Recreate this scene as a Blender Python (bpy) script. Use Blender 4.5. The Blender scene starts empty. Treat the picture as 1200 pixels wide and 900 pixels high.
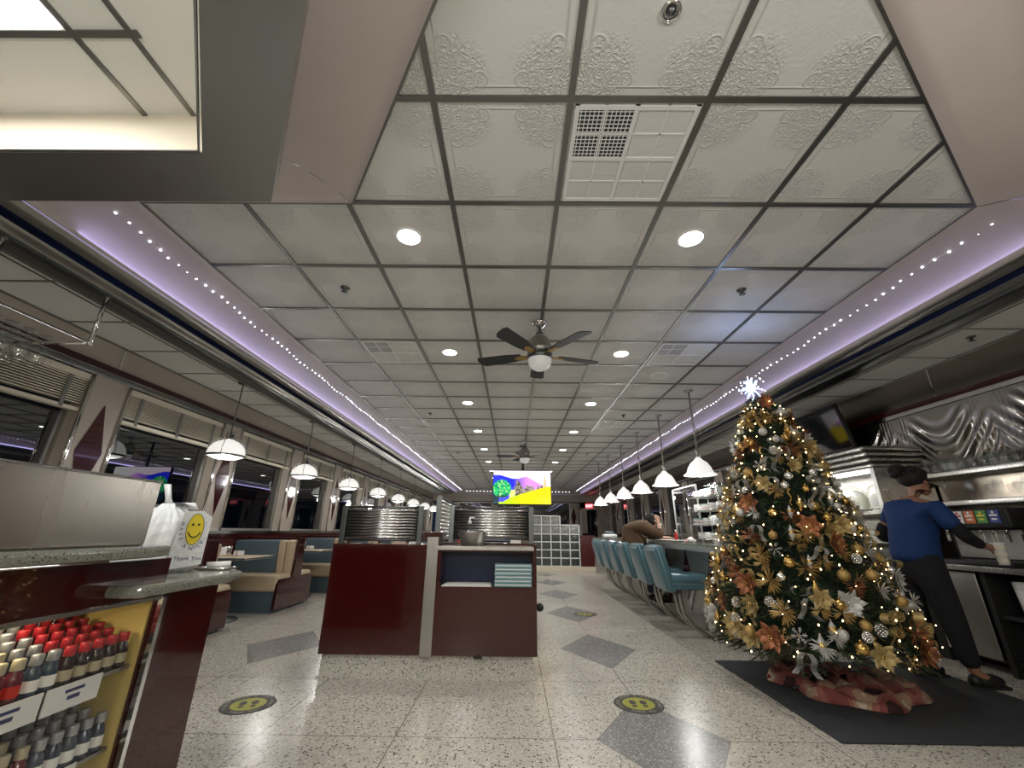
import bpy, bmesh, math, random
from mathutils import Vector, Matrix, Euler
random.seed(7)
C = bpy.context.scene.collection
SC = bpy.context.scene
pi = math.pi
# ------------------------------------------------------------------ camera, world, exposure
CAMH = 1.0
PITCH, YAW, ROLL = 0.345980525, -0.00719655, 0.01122716
_f = Vector((math.sin(YAW)*math.cos(PITCH), math.cos(YAW)*math.cos(PITCH), math.sin(PITCH)))
_r = Vector((math.cos(YAW), -math.sin(YAW), 0)); _u = _r.cross(_f)
_r2 = _r*math.cos(ROLL) + _u*math.sin(ROLL); _u2 = -_r*math.sin(ROLL) + _u*math.cos(ROLL)
cam_d = bpy.data.cameras.new('camera'); cam = bpy.data.objects.new('camera', cam_d); C.objects.link(cam)
cam_d.sensor_fit = 'HORIZONTAL'; cam_d.sensor_width = 36; cam_d.lens = 478.85/1200*36; cam_d.clip_start = .05
M = Matrix((( _r2.x, _u2.x, -_f.x, 0), (_r2.y, _u2.y, -_f.y, 0), (_r2.z, _u2.z, -_f.z, CAMH), (0,0,0,1)))
cam.matrix_world = M
SC.camera = cam
SC.view_settings.view_transform = 'Standard'; SC.view_settings.look = 'None'
SC.view_settings.gamma = 1; SC.view_settings.use_curve_mapping = False
SC.view_settings.exposure = 0.42
w = bpy.data.worlds.new('night'); SC.world = w; w.use_nodes = True
w.node_tree.nodes['Background'].inputs[0].default_value = (.012,.018,.035,1)
w.node_tree.nodes['Background'].inputs[1].default_value = .6
CH, LC = 2.80, 2.65            # main ceiling, lower side ceilings
XL, XR, YB = -3.84, 4.30, 20.0
P_DOWN, P_PEND, P_PANEL, P_FRONT = 6.5, 11.0, 30.0, 44.0
def area(name, loc, sx, sy, power, col=(1,1,1), rot=(0,0,0), shape='RECTANGLE', spread=None):
    l = bpy.data.lights.new(name, 'AREA'); l.energy = power; l.color = col; l.shape = shape; l.size = sx
    if shape in ('RECTANGLE','ELLIPSE'): l.size_y = sy
    if spread: l.spread = spread
    o = bpy.data.objects.new(name, l); C.objects.link(o); o.location = loc; o.rotation_euler = rot
    return o
def bulb(name, loc, power, col=(1,.985,.955), r=.08):
    l = bpy.data.lights.new(name, 'POINT'); l.energy = power; l.color = col; l.shadow_soft_size = r
    o = bpy.data.objects.new(name, l); C.objects.link(o); o.location = loc; return o
bulb('entrance_fill_a', (-.75,-.8,1.75), P_FRONT, (1,.985,.96), .16)     # pair of unseen fill lights added behind the camera to brighten the ceiling
bulb('entrance_fill_b', (1.5,-.8,1.75), P_FRONT, (1,.985,.96), .16)
# ------------------------------------------------------------------ materials
MT = {}
def mat(name, col=(.5,.5,.5), rough=.5, metal=0, emit=None, es=1.0, alpha=None, trans=0, ior=1.45, coat=0, noise=None, bump=0, bscale=50, spec=None):
    m = bpy.data.materials.new(name); m.use_nodes = True; nt = m.node_tree; b = nt.nodes['Principled BSDF']
    b.inputs['Base Color'].default_value = (*col,1); b.inputs['Roughness'].default_value = rough; b.inputs['Metallic'].default_value = metal
    b.inputs['IOR'].default_value = ior; b.inputs['Transmission Weight'].default_value = trans; b.inputs['Coat Weight'].default_value = coat
    if spec is not None: b.inputs['Specular IOR Level'].default_value = spec
    if emit: b.inputs['Emission Color'].default_value = (*emit,1); b.inputs['Emission Strength'].default_value = es
    if alpha is not None: b.inputs['Alpha'].default_value = alpha
    if noise or bump:
        tc = nt.nodes.new('ShaderNodeTexCoord'); n = nt.nodes.new('ShaderNodeTexNoise'); n.inputs['Scale'].default_value = bscale
        n.inputs['Detail'].default_value = 5
        nt.links.new(tc.outputs['Object'], n.inputs['Vector'])
        if noise:
            cr = nt.nodes.new('ShaderNodeMix'); cr.data_type = 'RGBA'
            cr.inputs['A'].default_value = (*col,1); cr.inputs['B'].default_value = (*noise,1)
            nt.links.new(n.outputs['Fac'], cr.inputs['Factor']); nt.links.new(cr.outputs['Result'], b.inputs['Base Color'])
        if bump:
            bp = nt.nodes.new('ShaderNodeBump'); bp.inputs['Strength'].default_value = bump; bp.inputs['Distance'].default_value = .01
            nt.links.new(n.outputs['Fac'], bp.inputs['Height']); nt.links.new(bp.outputs['Normal'], b.inputs['Normal'])
    MT[name] = m; return m
def brushed(name, col, rough, sc=(1,1,60), amt=.12):
    m = mat(name, col, rough, 1); nt = m.node_tree; b = nt.nodes['Principled BSDF']
    tc = nt.nodes.new('ShaderNodeTexCoord'); mp = nt.nodes.new('ShaderNodeMapping'); mp.inputs['Scale'].default_value = sc
    n = nt.nodes.new('ShaderNodeTexNoise'); n.inputs['Scale'].default_value = 6; n.inputs['Detail'].default_value = 4
    mr = nt.nodes.new('ShaderNodeMapRange'); mr.inputs['To Min'].default_value = max(.02, rough-amt); mr.inputs['To Max'].default_value = rough+amt
    nt.links.new(tc.outputs['Object'], mp.inputs[0]); nt.links.new(mp.outputs[0], n.inputs['Vector'])
    nt.links.new(n.outputs['Fac'], mr.inputs['Value']); nt.links.new(mr.outputs[0], b.inputs['Roughness'])
    return m
brushed('stainless', (.50,.49,.46), .30, (2,40,2))
brushed('stainless_soft', (.40,.39,.36), .36, (2,2,40))
brushed('hood_steel', (.34,.315,.28), .27, (.25,1.6,.25), .05)
brushed('back_steel', (.27,.235,.20), .22, (3,12,1), .06)
brushed('corrugated_steel', (.74,.74,.72), .22, (1,1,1), .03)
brushed('canopy_steel', (.37,.38,.365), .34, (3,3,3), .08)
brushed('valance_dark', (.10,.108,.105), .30, (3,.5,3), .05)
brushed('dark_steel', (.15,.16,.16), .33, (3,3,3), .06)
mat('chrome', (.75,.75,.74), .10, 1)
mat('grid_steel', (.22,.22,.21), .35, .9)
mat('navy', (.012,.02,.06), .25)
mat('cove', (.55,.48,.44), .55, noise=(.48,.42,.385), bscale=4)
mat('beige', (.36,.315,.26), .45, noise=(.33,.285,.235), bscale=8)
mat('cream', (.66,.60,.47), .5)
mat('maroon', (.042,.0035,.003), .13, coat=.6, noise=(.035,.003,.003), bscale=3)
mat('maroon_dull', (.06,.007,.006), .35)
mat('maroon_trim', (.035,.010,.012), .3)
mat('black', (.012,.012,.012), .5)
mat('gloss_black', (.008,.009,.012), .06)
mat('charcoal', (.03,.032,.036), .8, bump=.4, bscale=200)
mat('white', (.78,.78,.76), .4)
mat('paper', (.80,.79,.75), .6)
mat('blind', (.60,.55,.44), .5)
mat('tape', (.16,.16,.15), .7)
mat('slate', (.085,.125,.15), .42, bump=.15, bscale=120)
mat('tan', (.50,.40,.27), .40, bump=.12, bscale=90)
mat('stool_vinyl', (.085,.175,.215), .30, noise=(.075,.155,.19), bscale=12, coat=.3)
mat('blade', (.045,.047,.047), .5, spec=.3)
mat('frost', (.72,.72,.70), .25, emit=(1,1,.97), es=.12)
mat('shade_lit', (.8,.8,.78), .3, emit=(1,.98,.93), es=.55)
mat('shade_lit_b', (.8,.8,.78), .3, emit=(1,.98,.93), es=.5)
mat('bulb_white', (1,1,1), .3, emit=(1,.99,.96), es=14)
mat('downlight', (1,1,1), .3, emit=(1,.98,.94), es=12)
mat('panel_lit', (1,1,1), .3, emit=(1,.99,.97), es=3.2)
mat('led', (1,1,1), .3, emit=(.80,.84,1), es=7)
mat('led_strip', (.6,.6,.9), .3, emit=(.42,.40,1), es=.6)
mat('star_lit', (1,1,1), .3, emit=(.25,.40,1), es=9)
mat('star_core', (1,1,1), .3, emit=(.75,.88,1), es=26)
mat('fairy', (1,1,1), .3, emit=(1,.66,.26), es=11)
mat('exit_red', (.7,.02,.03), .4, emit=(1,.08,.10), es=1.6)
mat('exit_text', (1,1,1), .4, emit=(1,.75,.75), es=2.2)
mat('skin', (.30,.15,.09), .5, bump=.05)
mat('skin_pale', (.52,.32,.23), .5)
mat('hair', (.010,.008,.008), .7, bump=.6, bscale=150)
mat('blue_shirt', (.007,.038,.15), .8, noise=(.005,.03,.12), bscale=9, bump=.25)
mat('black_cloth', (.008,.008,.010), .9, bump=.2, bscale=40)
mat('brown_coat', (.10,.055,.025), .75, noise=(.07,.038,.018), bscale=14, bump=.5)
mat('denim', (.02,.025,.045), .8)
mat('yellow', (.75,.60,.03), .5)
mat('sticker_yellow', (.30,.29,.03), .5)
mat('sticker_black', (.035,.033,.03), .55)
mat('sticker_text', (.40,.37,.28), .6)
mat('gold', (.60,.40,.13), .24, .95)
mat('gold_matte', (.42,.28,.10), .42, .6, bump=.5, bscale=160)
mat('silver', (.80,.80,.78), .18, .9)
mat('silver_matte', (.52,.52,.49), .42, .4, bump=.3, bscale=160)
mat('copper', (.30,.12,.055), .38, .7, bump=.4, bscale=120)
mat('ribbon', (.48,.36,.15), .38, .5, alpha=.72, bump=.5, bscale=90)
mat('ribbon_silver', (.45,.45,.42), .4, .4, alpha=.5, bump=.5, bscale=90)
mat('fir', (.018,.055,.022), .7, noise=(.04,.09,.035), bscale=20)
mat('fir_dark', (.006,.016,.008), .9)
mat('bark', (.05,.03,.02), .9)
mat('bag', (.74,.76,.76), .30, alpha=.82, bump=.9, bscale=28)
mat('foam', (.72,.66,.52), .7)
mat('ink', (.02,.03,.12), .5)
mat('cap_red', (.42,.02,.028), .3)
mat('cap_silver', (.38,.39,.41), .3, .5)
mat('cap_gold', (.50,.45,.31), .35, .3)
mat('bottle_dark', (.02,.008,.008), .08, coat=.5)
mat('bottle_blue', (.03,.05,.08), .08, coat=.5)
mat('bottle_red', (.12,.01,.02), .1, coat=.5)
mat('case_yellow', (.70,.52,.16), .6)
mat('red', (.5,.02,.02), .35)
mat('green', (.05,.25,.05), .4)
mat('orange', (.6,.15,.02), .4)
mat('label_blue', (.02,.05,.25), .4)
mat('turquoise', (.16,.29,.31), .45)
mat('pinkish', (.6,.40,.36), .5)
def glassmat(name, tint, ior=1.5, rough=0.0, thin=True):
    m = bpy.data.materials.new(name); m.use_nodes = True; nt = m.node_tree; nt.nodes.remove(nt.nodes['Principled BSDF'])
    t = nt.nodes.new('ShaderNodeBsdfTransparent'); t.inputs[0].default_value = (*tint,1)
    g = nt.nodes.new('ShaderNodeBsdfGlossy'); g.inputs['Roughness'].default_value = rough
    f0 = ((ior-1)/(ior+1))**2
    lw = nt.nodes.new('ShaderNodeLayerWeight'); lw.inputs[0].default_value = .5
    pw = nt.nodes.new('ShaderNodeMath'); pw.operation = 'POWER'; pw.inputs[1].default_value = 5; nt.links.new(lw.outputs['Facing'], pw.inputs[0])
    ma = nt.nodes.new('ShaderNodeMath'); ma.operation = 'MULTIPLY_ADD'; ma.inputs[1].default_value = 1-f0; ma.inputs[2].default_value = f0; nt.links.new(pw.outputs[0], ma.inputs[0])
    mx = nt.nodes.new('ShaderNodeMixShader'); nt.links.new(ma.outputs[0], mx.inputs[0]); nt.links.new(t.outputs[0], mx.inputs[1]); nt.links.new(g.outputs[0], mx.inputs[2])
    nt.links.new(mx.outputs[0], nt.nodes['Material Output'].inputs[0]); MT[name] = m
glassmat('pane', (.25,.28,.30), 2.5)
glassmat('clear', (.90,.91,.91), 1.9)
glassmat('case_glass', (.95,.95,.94), 1.35)
glassmat('plastic_film', (.85,.85,.83), 1.28, .12)
# granite & terrazzo -------------------------------------------------
def N(nt, t, **k):
    n = nt.nodes.new(t)
    for a, b in k.items(): setattr(n, a, b)
    return n
def mth(nt, op, a, b=None, c=None, clamp=False):
    n = nt.nodes.new('ShaderNodeMath'); n.operation = op; n.use_clamp = clamp
    for i, v in enumerate((a, b, c)):
        if v is None: continue
        if isinstance(v, (int, float)): n.inputs[i].default_value = v
        else: nt.links.new(v, n.inputs[i])
    return n.outputs[0]
def mixc(nt, fac, a, b):
    n = nt.nodes.new('ShaderNodeMix'); n.data_type = 'RGBA'
    for k, v in (('Factor',fac),('A',a),('B',b)):
        if isinstance(v, tuple): n.inputs[k].default_value = (*v,1)
        elif isinstance(v, (int,float)): n.inputs[k].default_value = v
        else: nt.links.new(v, n.inputs[k])
    return n.outputs['Result']
def chips(nt, vec, scale, thr, soft=.03):
    v = N(nt,'ShaderNodeTexVoronoi'); v.inputs['Scale'].default_value = scale; nt.links.new(vec, v.inputs['Vector'])
    sx = N(nt,'ShaderNodeSeparateColor'); nt.links.new(v.outputs['Color'], sx.inputs[0])
    keep = mth(nt,'GREATER_THAN', sx.outputs[0], thr)
    near = mth(nt,'LESS_THAN', v.outputs['Distance'], .42)
    return mth(nt,'MULTIPLY', keep, near), sx.outputs[1]
def terrazzo(name, floor=False, base=(.52,.49,.425), rough=.22, scale=72):
    m = mat(name, base, rough); nt = m.node_tree; b = nt.nodes['Principled BSDF']
    tc = N(nt,'ShaderNodeTexCoord'); vec = tc.outputs['Object']
    k1, c1 = chips(nt, vec, scale, .76); k2, c2 = chips(nt, vec, scale*1.6, .66); k3, c3 = chips(nt, vec, scale*.8, .7)
    n = N(nt,'ShaderNodeTexNoise'); n.inputs['Scale'].default_value = 1.1; n.inputs['Detail'].default_value = 3; nt.links.new(vec, n.inputs['Vector'])
    bs = mixc(nt, n.outputs['Fac'], base, tuple(x*.84 for x in base))
    col = mixc(nt, k3, bs, tuple(min(1,x*1.22) for x in base))
    col = mixc(nt, k2, col, (.26,.22,.17)); col = mixc(nt, k1, col, (.085,.078,.065))
    if floor:
        s = N(nt,'ShaderNodeSeparateXYZ'); nt.links.new(vec, s.inputs[0]); X, Y = s.outputs[0], s.outputs[1]
        def dia(cx, phase):
            dx = mth(nt,'ABSOLUTE', mth(nt,'SUBTRACT', X, cx)); 
            yy = mth(nt,'PINGPONG', mth(nt,'SUBTRACT', Y, phase), 1.727/2)     # 0 at a diamond centre
            return mth(nt,'ADD', mth(nt,'DIVIDE', dx, .34), mth(nt,'DIVIDE', yy, .555))
        d = mth(nt,'MINIMUM', dia(.78, 2.59), dia(-2.08, 2.59))
        isd = mth(nt,'LESS_THAN', d, 1.0)
        g1, _ = chips(nt, vec, 75, .45); g2, _ = chips(nt, vec, 110, .55)
        gc = mixc(nt, g1, (.215,.21,.20), (.40,.39,.37)); gc = mixc(nt, g2, gc, (.10,.10,.098))
        col = mixc(nt, isd, col, gc)
        edge = mth(nt,'LESS_THAN', mth(nt,'ABSOLUTE', mth(nt,'SUBTRACT', d, 1.0)), .012)
        def vl(cx): return mth(nt,'LESS_THAN', mth(nt,'ABSOLUTE', mth(nt,'SUBTRACT', X, cx)), .0035)
        rows = mth(nt,'LESS_THAN', mth(nt,'PINGPONG', mth(nt,'SUBTRACT', Y, 2.59), .8635/2), .0035)
        seam = edge
        for cx in (.217,-.60,-1.30,.78,-2.08,1.62): seam = mth(nt,'MAXIMUM', seam, vl(cx))
        seam = mth(nt,'MAXIMUM', seam, rows)
        seam = mth(nt,'MULTIPLY', seam, mth(nt,'SUBTRACT', 1, mth(nt,'LESS_THAN', d, .985)))
        col = mixc(nt, mth(nt,'MULTIPLY', seam, .8), col, (.13,.12,.105))
        r = mth(nt,'MULTIPLY_ADD', n.outputs['Fac'], .22, .13); nt.links.new(r, b.inputs['Roughness'])
    nt.links.new(col, b.inputs['Base Color']); return m
terrazzo('terrazzo_floor', True)
terrazzo('terrazzo_curb', False, (.54,.52,.46), .4, 95)
terrazzo('granite', False, (.19,.20,.165), .10, 170)
# embossed ceiling tile ----------------------------------------------
def tilemat(name, base=(.70,.695,.66), x0=.2367, y0=1.269, s=.61, strength=.55):
    m = mat(name, base, .65); nt = m.node_tree; b = nt.nodes['Principled BSDF']
    tc = N(nt,'ShaderNodeTexCoord'); sp = N(nt,'ShaderNodeSeparateXYZ'); nt.links.new(tc.outputs['Object'], sp.inputs[0])
    def loc(o, c0): return mth(nt,'ABSOLUTE', mth(nt,'MULTIPLY', mth(nt,'SUBTRACT', mth(nt,'FRACT', mth(nt,'DIVIDE', mth(nt,'SUBTRACT', o, c0), s)), .5), 2))
    a, c = loc(sp.outputs[0], x0), loc(sp.outputs[1], y0)
    def length(x, y): return mth(nt,'SQRT', mth(nt,'ADD', mth(nt,'MULTIPLY', x, x), mth(nt,'MULTIPLY', y, y)))
    # rounded frame line
    qx = mth(nt,'MAXIMUM', mth(nt,'SUBTRACT', a, .58), 0); qy = mth(nt,'MAXIMUM', mth(nt,'SUBTRACT', c, .58), 0)
    fr = mth(nt,'ABSOLUTE', mth(nt,'SUBTRACT', length(qx, qy), .26))
    line = mth(nt,'SUBTRACT', 1, mth(nt,'DIVIDE', fr, .022), clamp=True)
    h = line
    for cx, cy, r in ((.74,.46,.13),(.46,.74,.13),(.66,.66,.07),(.74,.46,.06),(.46,.74,.06),(.50,.50,.10),(.30,.74,.10),(.74,.30,.10)):
        d = mth(nt,'ABSOLUTE', mth(nt,'SUBTRACT', length(mth(nt,'SUBTRACT', a, cx), mth(nt,'SUBTRACT', c, cy)), r))
        h = mth(nt,'MAXIMUM', h, mth(nt,'SUBTRACT', 1, mth(nt,'DIVIDE', d, .024), clamp=True))
    # leafy sprays round each corner: ridges of a mirrored voronoi, fading away from the corner
    cmb = N(nt,'ShaderNodeCombineXYZ'); nt.links.new(a, cmb.inputs[0]); nt.links.new(c, cmb.inputs[1])
    v = N(nt,'ShaderNodeTexVoronoi', feature='DISTANCE_TO_EDGE'); v.inputs['Scale'].default_value = 17; nt.links.new(cmb.outputs[0], v.inputs['Vector'])
    leaf = mth(nt,'SUBTRACT', 1, mth(nt,'DIVIDE', v.outputs['Distance'], .22), clamp=True)
    dc = length(mth(nt,'SUBTRACT', a, .62), mth(nt,'SUBTRACT', c, .62))
    fade = mth(nt,'SUBTRACT', 1.0, mth(nt,'DIVIDE', dc, .50), clamp=True); fade = mth(nt,'MINIMUM', mth(nt,'MULTIPLY', fade, 2.0), 1)
    h = mth(nt,'MAXIMUM', h, mth(nt,'MULTIPLY', leaf, fade))
    n = N(nt,'ShaderNodeTexNoise'); n.inputs['Scale'].default_value = 60; n.inputs['Detail'].default_value = 4; nt.links.new(tc.outputs['Object'], n.inputs['Vector'])
    hh = mth(nt,'ADD', h, mth(nt,'MULTIPLY', n.outputs['Fac'], .35))
    bp = N(nt,'ShaderNodeBump'); bp.inputs['Strength'].default_value = strength; bp.inputs['Distance'].default_value = .012
    nt.links.new(hh, bp.inputs['Height']); nt.links.new(bp.outputs['Normal'], b.inputs['Normal'])
    # tiny per-tile tone change
    fx = mth(nt,'FLOOR', mth(nt,'DIVIDE', mth(nt,'SUBTRACT', sp.outputs[0], x0), s)); fy = mth(nt,'FLOOR', mth(nt,'DIVIDE', mth(nt,'SUBTRACT', sp.outputs[1], y0), s))
    cb = N(nt,'ShaderNodeCombineXYZ'); nt.links.new(fx, cb.inputs[0]); nt.links.new(fy, cb.inputs[1])
    wn = N(nt,'ShaderNodeTexWhiteNoise', noise_dimensions='3D'); nt.links.new(cb.outputs[0], wn.inputs['Vector'])
    col = mixc(nt, wn.outputs['Value'], base, tuple(x*.93 for x in base)); nt.links.new(col, b.inputs['Base Color'])
    return m
tilemat('tile')
tilemat('tile_plain', (.68,.68,.64), strength=.12)
OW=['first','second','third','fourth','fifth','sixth','seventh','eighth','ninth','tenth','eleventh','twelfth','thirteenth','fourteenth','fifteenth','sixteenth','seventeenth','eighteenth','nineteenth','twentieth','twenty-first','twenty-second','twenty-third','twenty-fourth']
# ------------------------------------------------------------------ mesh helpers
class MB:
    def __init__(s): s.v=[]; s.f=[]; s.m=[]; s.s=[]
    def add(s, vs, fs, m=0, sm=False, T=None):
        o=len(s.v)
        s.v += [tuple(T@Vector(p)) if T else tuple(p) for p in vs]
        for f in fs: s.f.append([o+i for i in f]); s.m.append(m); s.s.append(sm)
        return s
    def box(s, x0,x1,y0,y1,z0,z1, m=0, T=None):
        vs=[(x,y,z) for x in (x0,x1) for y in (y0,y1) for z in (z0,z1)]
        return s.add(vs,[(0,1,3,2),(4,6,7,5),(0,4,5,1),(2,3,7,6),(0,2,6,4),(1,5,7,3)],m,T=T)
    def rbox(s, x0,x1,y0,y1,z0,z1, r=.02, m=0, T=None, n=3):
        # box with rounded vertical and horizontal edges: built as a subdivided superbox
        cx,cy,cz=(x0+x1)/2,(y0+y1)/2,(z0+z1)/2; hx,hy,hz=(x1-x0)/2,(y1-y0)/2,(z1-z0)/2; r=min(r,hx,hy,hz)
        def axis(h):
            a=[-h+r*(1-math.cos(t*pi/2/n)) for t in range(n+1)]; return a+[-x for x in reversed(a)]
        ax=[axis(hx),axis(hy),axis(hz)]; vs=[];fs=[]; idx={}
        def vert(p):
            k=tuple(round(t,6) for t in p)
            if k not in idx:
                c=[max(-h+r,min(h-r,t)) for t,h in zip(p,(hx,hy,hz))]; d=Vector([a-b for a,b in zip(p,c)])
                if d.length>1e-9: d=d.normalized()*r
                idx[k]=len(vs); vs.append((cx+c[0]+d[0],cy+c[1]+d[1],cz+c[2]+d[2]))
            return idx[k]
        H=(hx,hy,hz)
        for a in range(3):
            b,c=(a+1)%3,(a+2)%3
            for sgn in (-1,1):
                for i in range(len(ax[b])-1):
                    for j in range(len(ax[c])-1):
                        q=[]
                        for (ii,jj) in ((i,j),(i+1,j),(i+1,j+1),(i,j+1)):
                            p=[0,0,0]; p[a]=sgn*H[a]; p[b]=ax[b][ii]; p[c]=ax[c][jj]; q.append(vert(p))
                        if len(set(q))>2: fs.append(q if sgn>0 else q[::-1])
        return s.add(vs,fs,m,True,T)
    def cyl(s, p0,p1,r0,r1=None,n=12,m=0,cap=True,T=None,sm=True):
        r1=r0 if r1 is None else r1; p0,p1=Vector(p0),Vector(p1); d=(p1-p0).normalized()
        a=d.orthogonal().normalized(); b=d.cross(a); vs=[]
        for p,r in ((p0,r0),(p1,r1)):
            for i in range(n): t=2*pi*i/n; vs.append(p+a*(r*math.cos(t))+b*(r*math.sin(t)))
        s.add(vs,[(i,(i+1)%n,n+(i+1)%n,n+i) for i in range(n)],m,sm,T)
        if cap: s.add(vs,[tuple(range(n-1,-1,-1)),tuple(range(n,2*n))],m,False,T)
        return s
    def tube(s, pts, r, n=8, m=0, T=None, closed=False):
        pts=[Vector(p) for p in pts]; rr=r if isinstance(r,(list,tuple)) else [r]*len(pts); vs=[]; k=len(pts); prev=None
        for i,p in enumerate(pts):
            if closed: d=(pts[(i+1)%k]-pts[i-1])
            else: d=(pts[min(i+1,k-1)]-pts[max(i-1,0)])
            d=d.normalized() if d.length>1e-9 else Vector((0,0,1))
            a=(prev-d*prev.dot(d)) if prev is not None else d.orthogonal()
            if a.length<1e-6: a=d.orthogonal()
            a.normalize(); prev=a; b=d.cross(a)
            for j in range(n): t=2*pi*j/n; vs.append(p+a*(rr[i]*math.cos(t))+b*(rr[i]*math.sin(t)))
        fs=[]
        for i in range(k if closed else k-1):
            for j in range(n): fs.append((i*n+j,i*n+(j+1)%n,((i+1)%k)*n+(j+1)%n,((i+1)%k)*n+j))
        s.add(vs,fs,m,True,T)
        if not closed: s.add(vs[:n],[tuple(range(n-1,-1,-1))],m,False,T); s.add(vs[-n:],[tuple(range(n))],m,False,T)
        return s
    def lathe(s, prof, c=(0,0,0), n=24, m=0, T=None, sm=True, arc=2*pi):
        vs=[]; k=len(prof); full=abs(arc-2*pi)<1e-6; nn=n if full else n+1
        for i in range(nn):
            t=arc*i/n
            for r,z in prof: vs.append((c[0]+r*math.cos(t),c[1]+r*math.sin(t),c[2]+z))
        fs=[]
        for i in range(n):
            for j in range(k-1):
                a,b=i*k+j,((i+1)%nn)*k+j; fs.append((a,b,b+1,a+1))
        return s.add(vs,fs,m,sm,T)
    def prism(s, poly, a0,a1, axis='z', m=0, T=None):
        def P(p,t): return {'z':(p[0],p[1],t),'y':(p[0],t,p[1]),'x':(t,p[0],p[1])}[axis]
        n=len(poly); vs=[P(p,a0) for p in poly]+[P(p,a1) for p in poly]
        return s.add(vs,[tuple(range(n-1,-1,-1)),tuple(range(n,2*n))]+[(i,(i+1)%n,n+(i+1)%n,n+i) for i in range(n)],m,T=T)
    def ball(s, c, r, n=12, m=0, T=None, sc=(1,1,1)):
        vs=[];k=n//2+1
        for i in range(n):
            for j in range(k):
                t=2*pi*i/n; f=pi*j/(k-1); vs.append((c[0]+sc[0]*r*math.sin(f)*math.cos(t),c[1]+sc[1]*r*math.sin(f)*math.sin(t),c[2]-sc[2]*r*math.cos(f)))
        return s.add(vs,[(i*k+j,((i+1)%n)*k+j,((i+1)%n)*k+j+1,i*k+j+1) for i in range(n) for j in range(k-1)],m,True,T)
    def build(s, name, mats, parent=None, world=True, bevel=0):
        if isinstance(mats,str): mats=[mats]
        off=Vector((0,0,0))
        if parent is not None and world:
            p=parent
            while p: off+=p.location; p=p.parent
        me=bpy.data.meshes.new(name); me.from_pydata([tuple(Vector(v)-off) for v in s.v],[],s.f)
        for x in mats: me.materials.append(MT[x] if isinstance(x,str) else x)
        for p,mi,sm in zip(me.polygons,s.m,s.s): p.material_index=mi; p.use_smooth=sm
        me.validate(); bm=bmesh.new(); bm.from_mesh(me); bmesh.ops.remove_doubles(bm,verts=bm.verts,dist=1e-6)
        bmesh.ops.recalc_face_normals(bm,faces=bm.faces); bm.to_mesh(me); bm.free()
        o=bpy.data.objects.new(name,me); C.objects.link(o)
        if parent is not None: o.parent=parent
        if bevel:
            bv=o.modifiers.new('bevel','BEVEL'); bv.width=bevel; bv.segments=2; bv.limit_method='ANGLE'
        return o
def thing(name,label,cat,loc=(0,0,0),rz=0,group=None):
    o=bpy.data.objects.new(name,None); C.objects.link(o); o.location=loc; o.rotation_euler=(0,0,rz); o.empty_display_size=.05
    o['label']=label; o['category']=cat
    if group: o['group']=group
    return o
def tag(o,label,cat,group=None,kind=None):
    o['label']=label; o['category']=cat
    if group: o['group']=group
    if kind: o['kind']=kind
    return o
def struct(name,mb,mats,parent=None,**k):
    o=mb.build(name,mats,parent,**k)
    if parent is None: o['kind']='structure'
    return o
def dup(root,loc,rz=None,label=None,group=None,rot=None,scale=None):
    def cp(o,par):
        c=o.copy(); C.objects.link(c); c.parent=par
        for ch in o.children: cp(ch,c)
        return c
    r=cp(root,None); r.location=loc
    if rz is not None: r.rotation_euler=(0,0,rz)
    if rot is not None: r.rotation_euler=rot
    if scale is not None: r.scale=(scale,)*3
    if label: r['label']=label
    if group: r['group']=group
    return r
def offp(path,off):
    # offset an open 2D path to its right-hand side with mitres
    n=len(path); out=[]
    for i in range(n):
        ds=[]
        if i>0: ds.append((Vector(path[i])-Vector(path[i-1])).normalized())
        if i<n-1: ds.append((Vector(path[i+1])-Vector(path[i])).normalized())
        ns=[Vector((d.y,-d.x)) for d in ds]
        if len(ns)==1: out.append(Vector(path[i])+ns[0]*off)
        else:
            m=(ns[0]+ns[1]).normalized(); out.append(Vector(path[i])+m*(off/m.dot(ns[0])))
    return out
def sweep(mb,path,prof,m=0,sm=False):
    rows=[[(*p,z) for p in offp(path,o)] for o,z in prof]; k=len(path); vs=[v for r in rows for v in r]
    fs=[(i*k+j,i*k+j+1,(i+1)*k+j+1,(i+1)*k+j) for i in range(len(prof)-1) for j in range(k-1)]
    return mb.add(vs,fs,m,sm)
def textmesh(txt,size):
    cu=bpy.data.curves.new('t','FONT'); cu.body=txt; cu.size=size; cu.align_x='CENTER'; cu.align_y='CENTER'; cu.resolution_u=2
    o=bpy.data.objects.new('t',cu); C.objects.link(o); bpy.context.view_layer.update()
    me=bpy.data.meshes.new_from_object(o.evaluated_get(bpy.context.evaluated_depsgraph_get()))
    vs=[tuple(v.co) for v in me.vertices]; fs=[tuple(p.vertices) for p in me.polygons]
    bpy.data.objects.remove(o); bpy.data.curves.remove(cu); bpy.data.meshes.remove(me)
    return vs,fs
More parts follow.
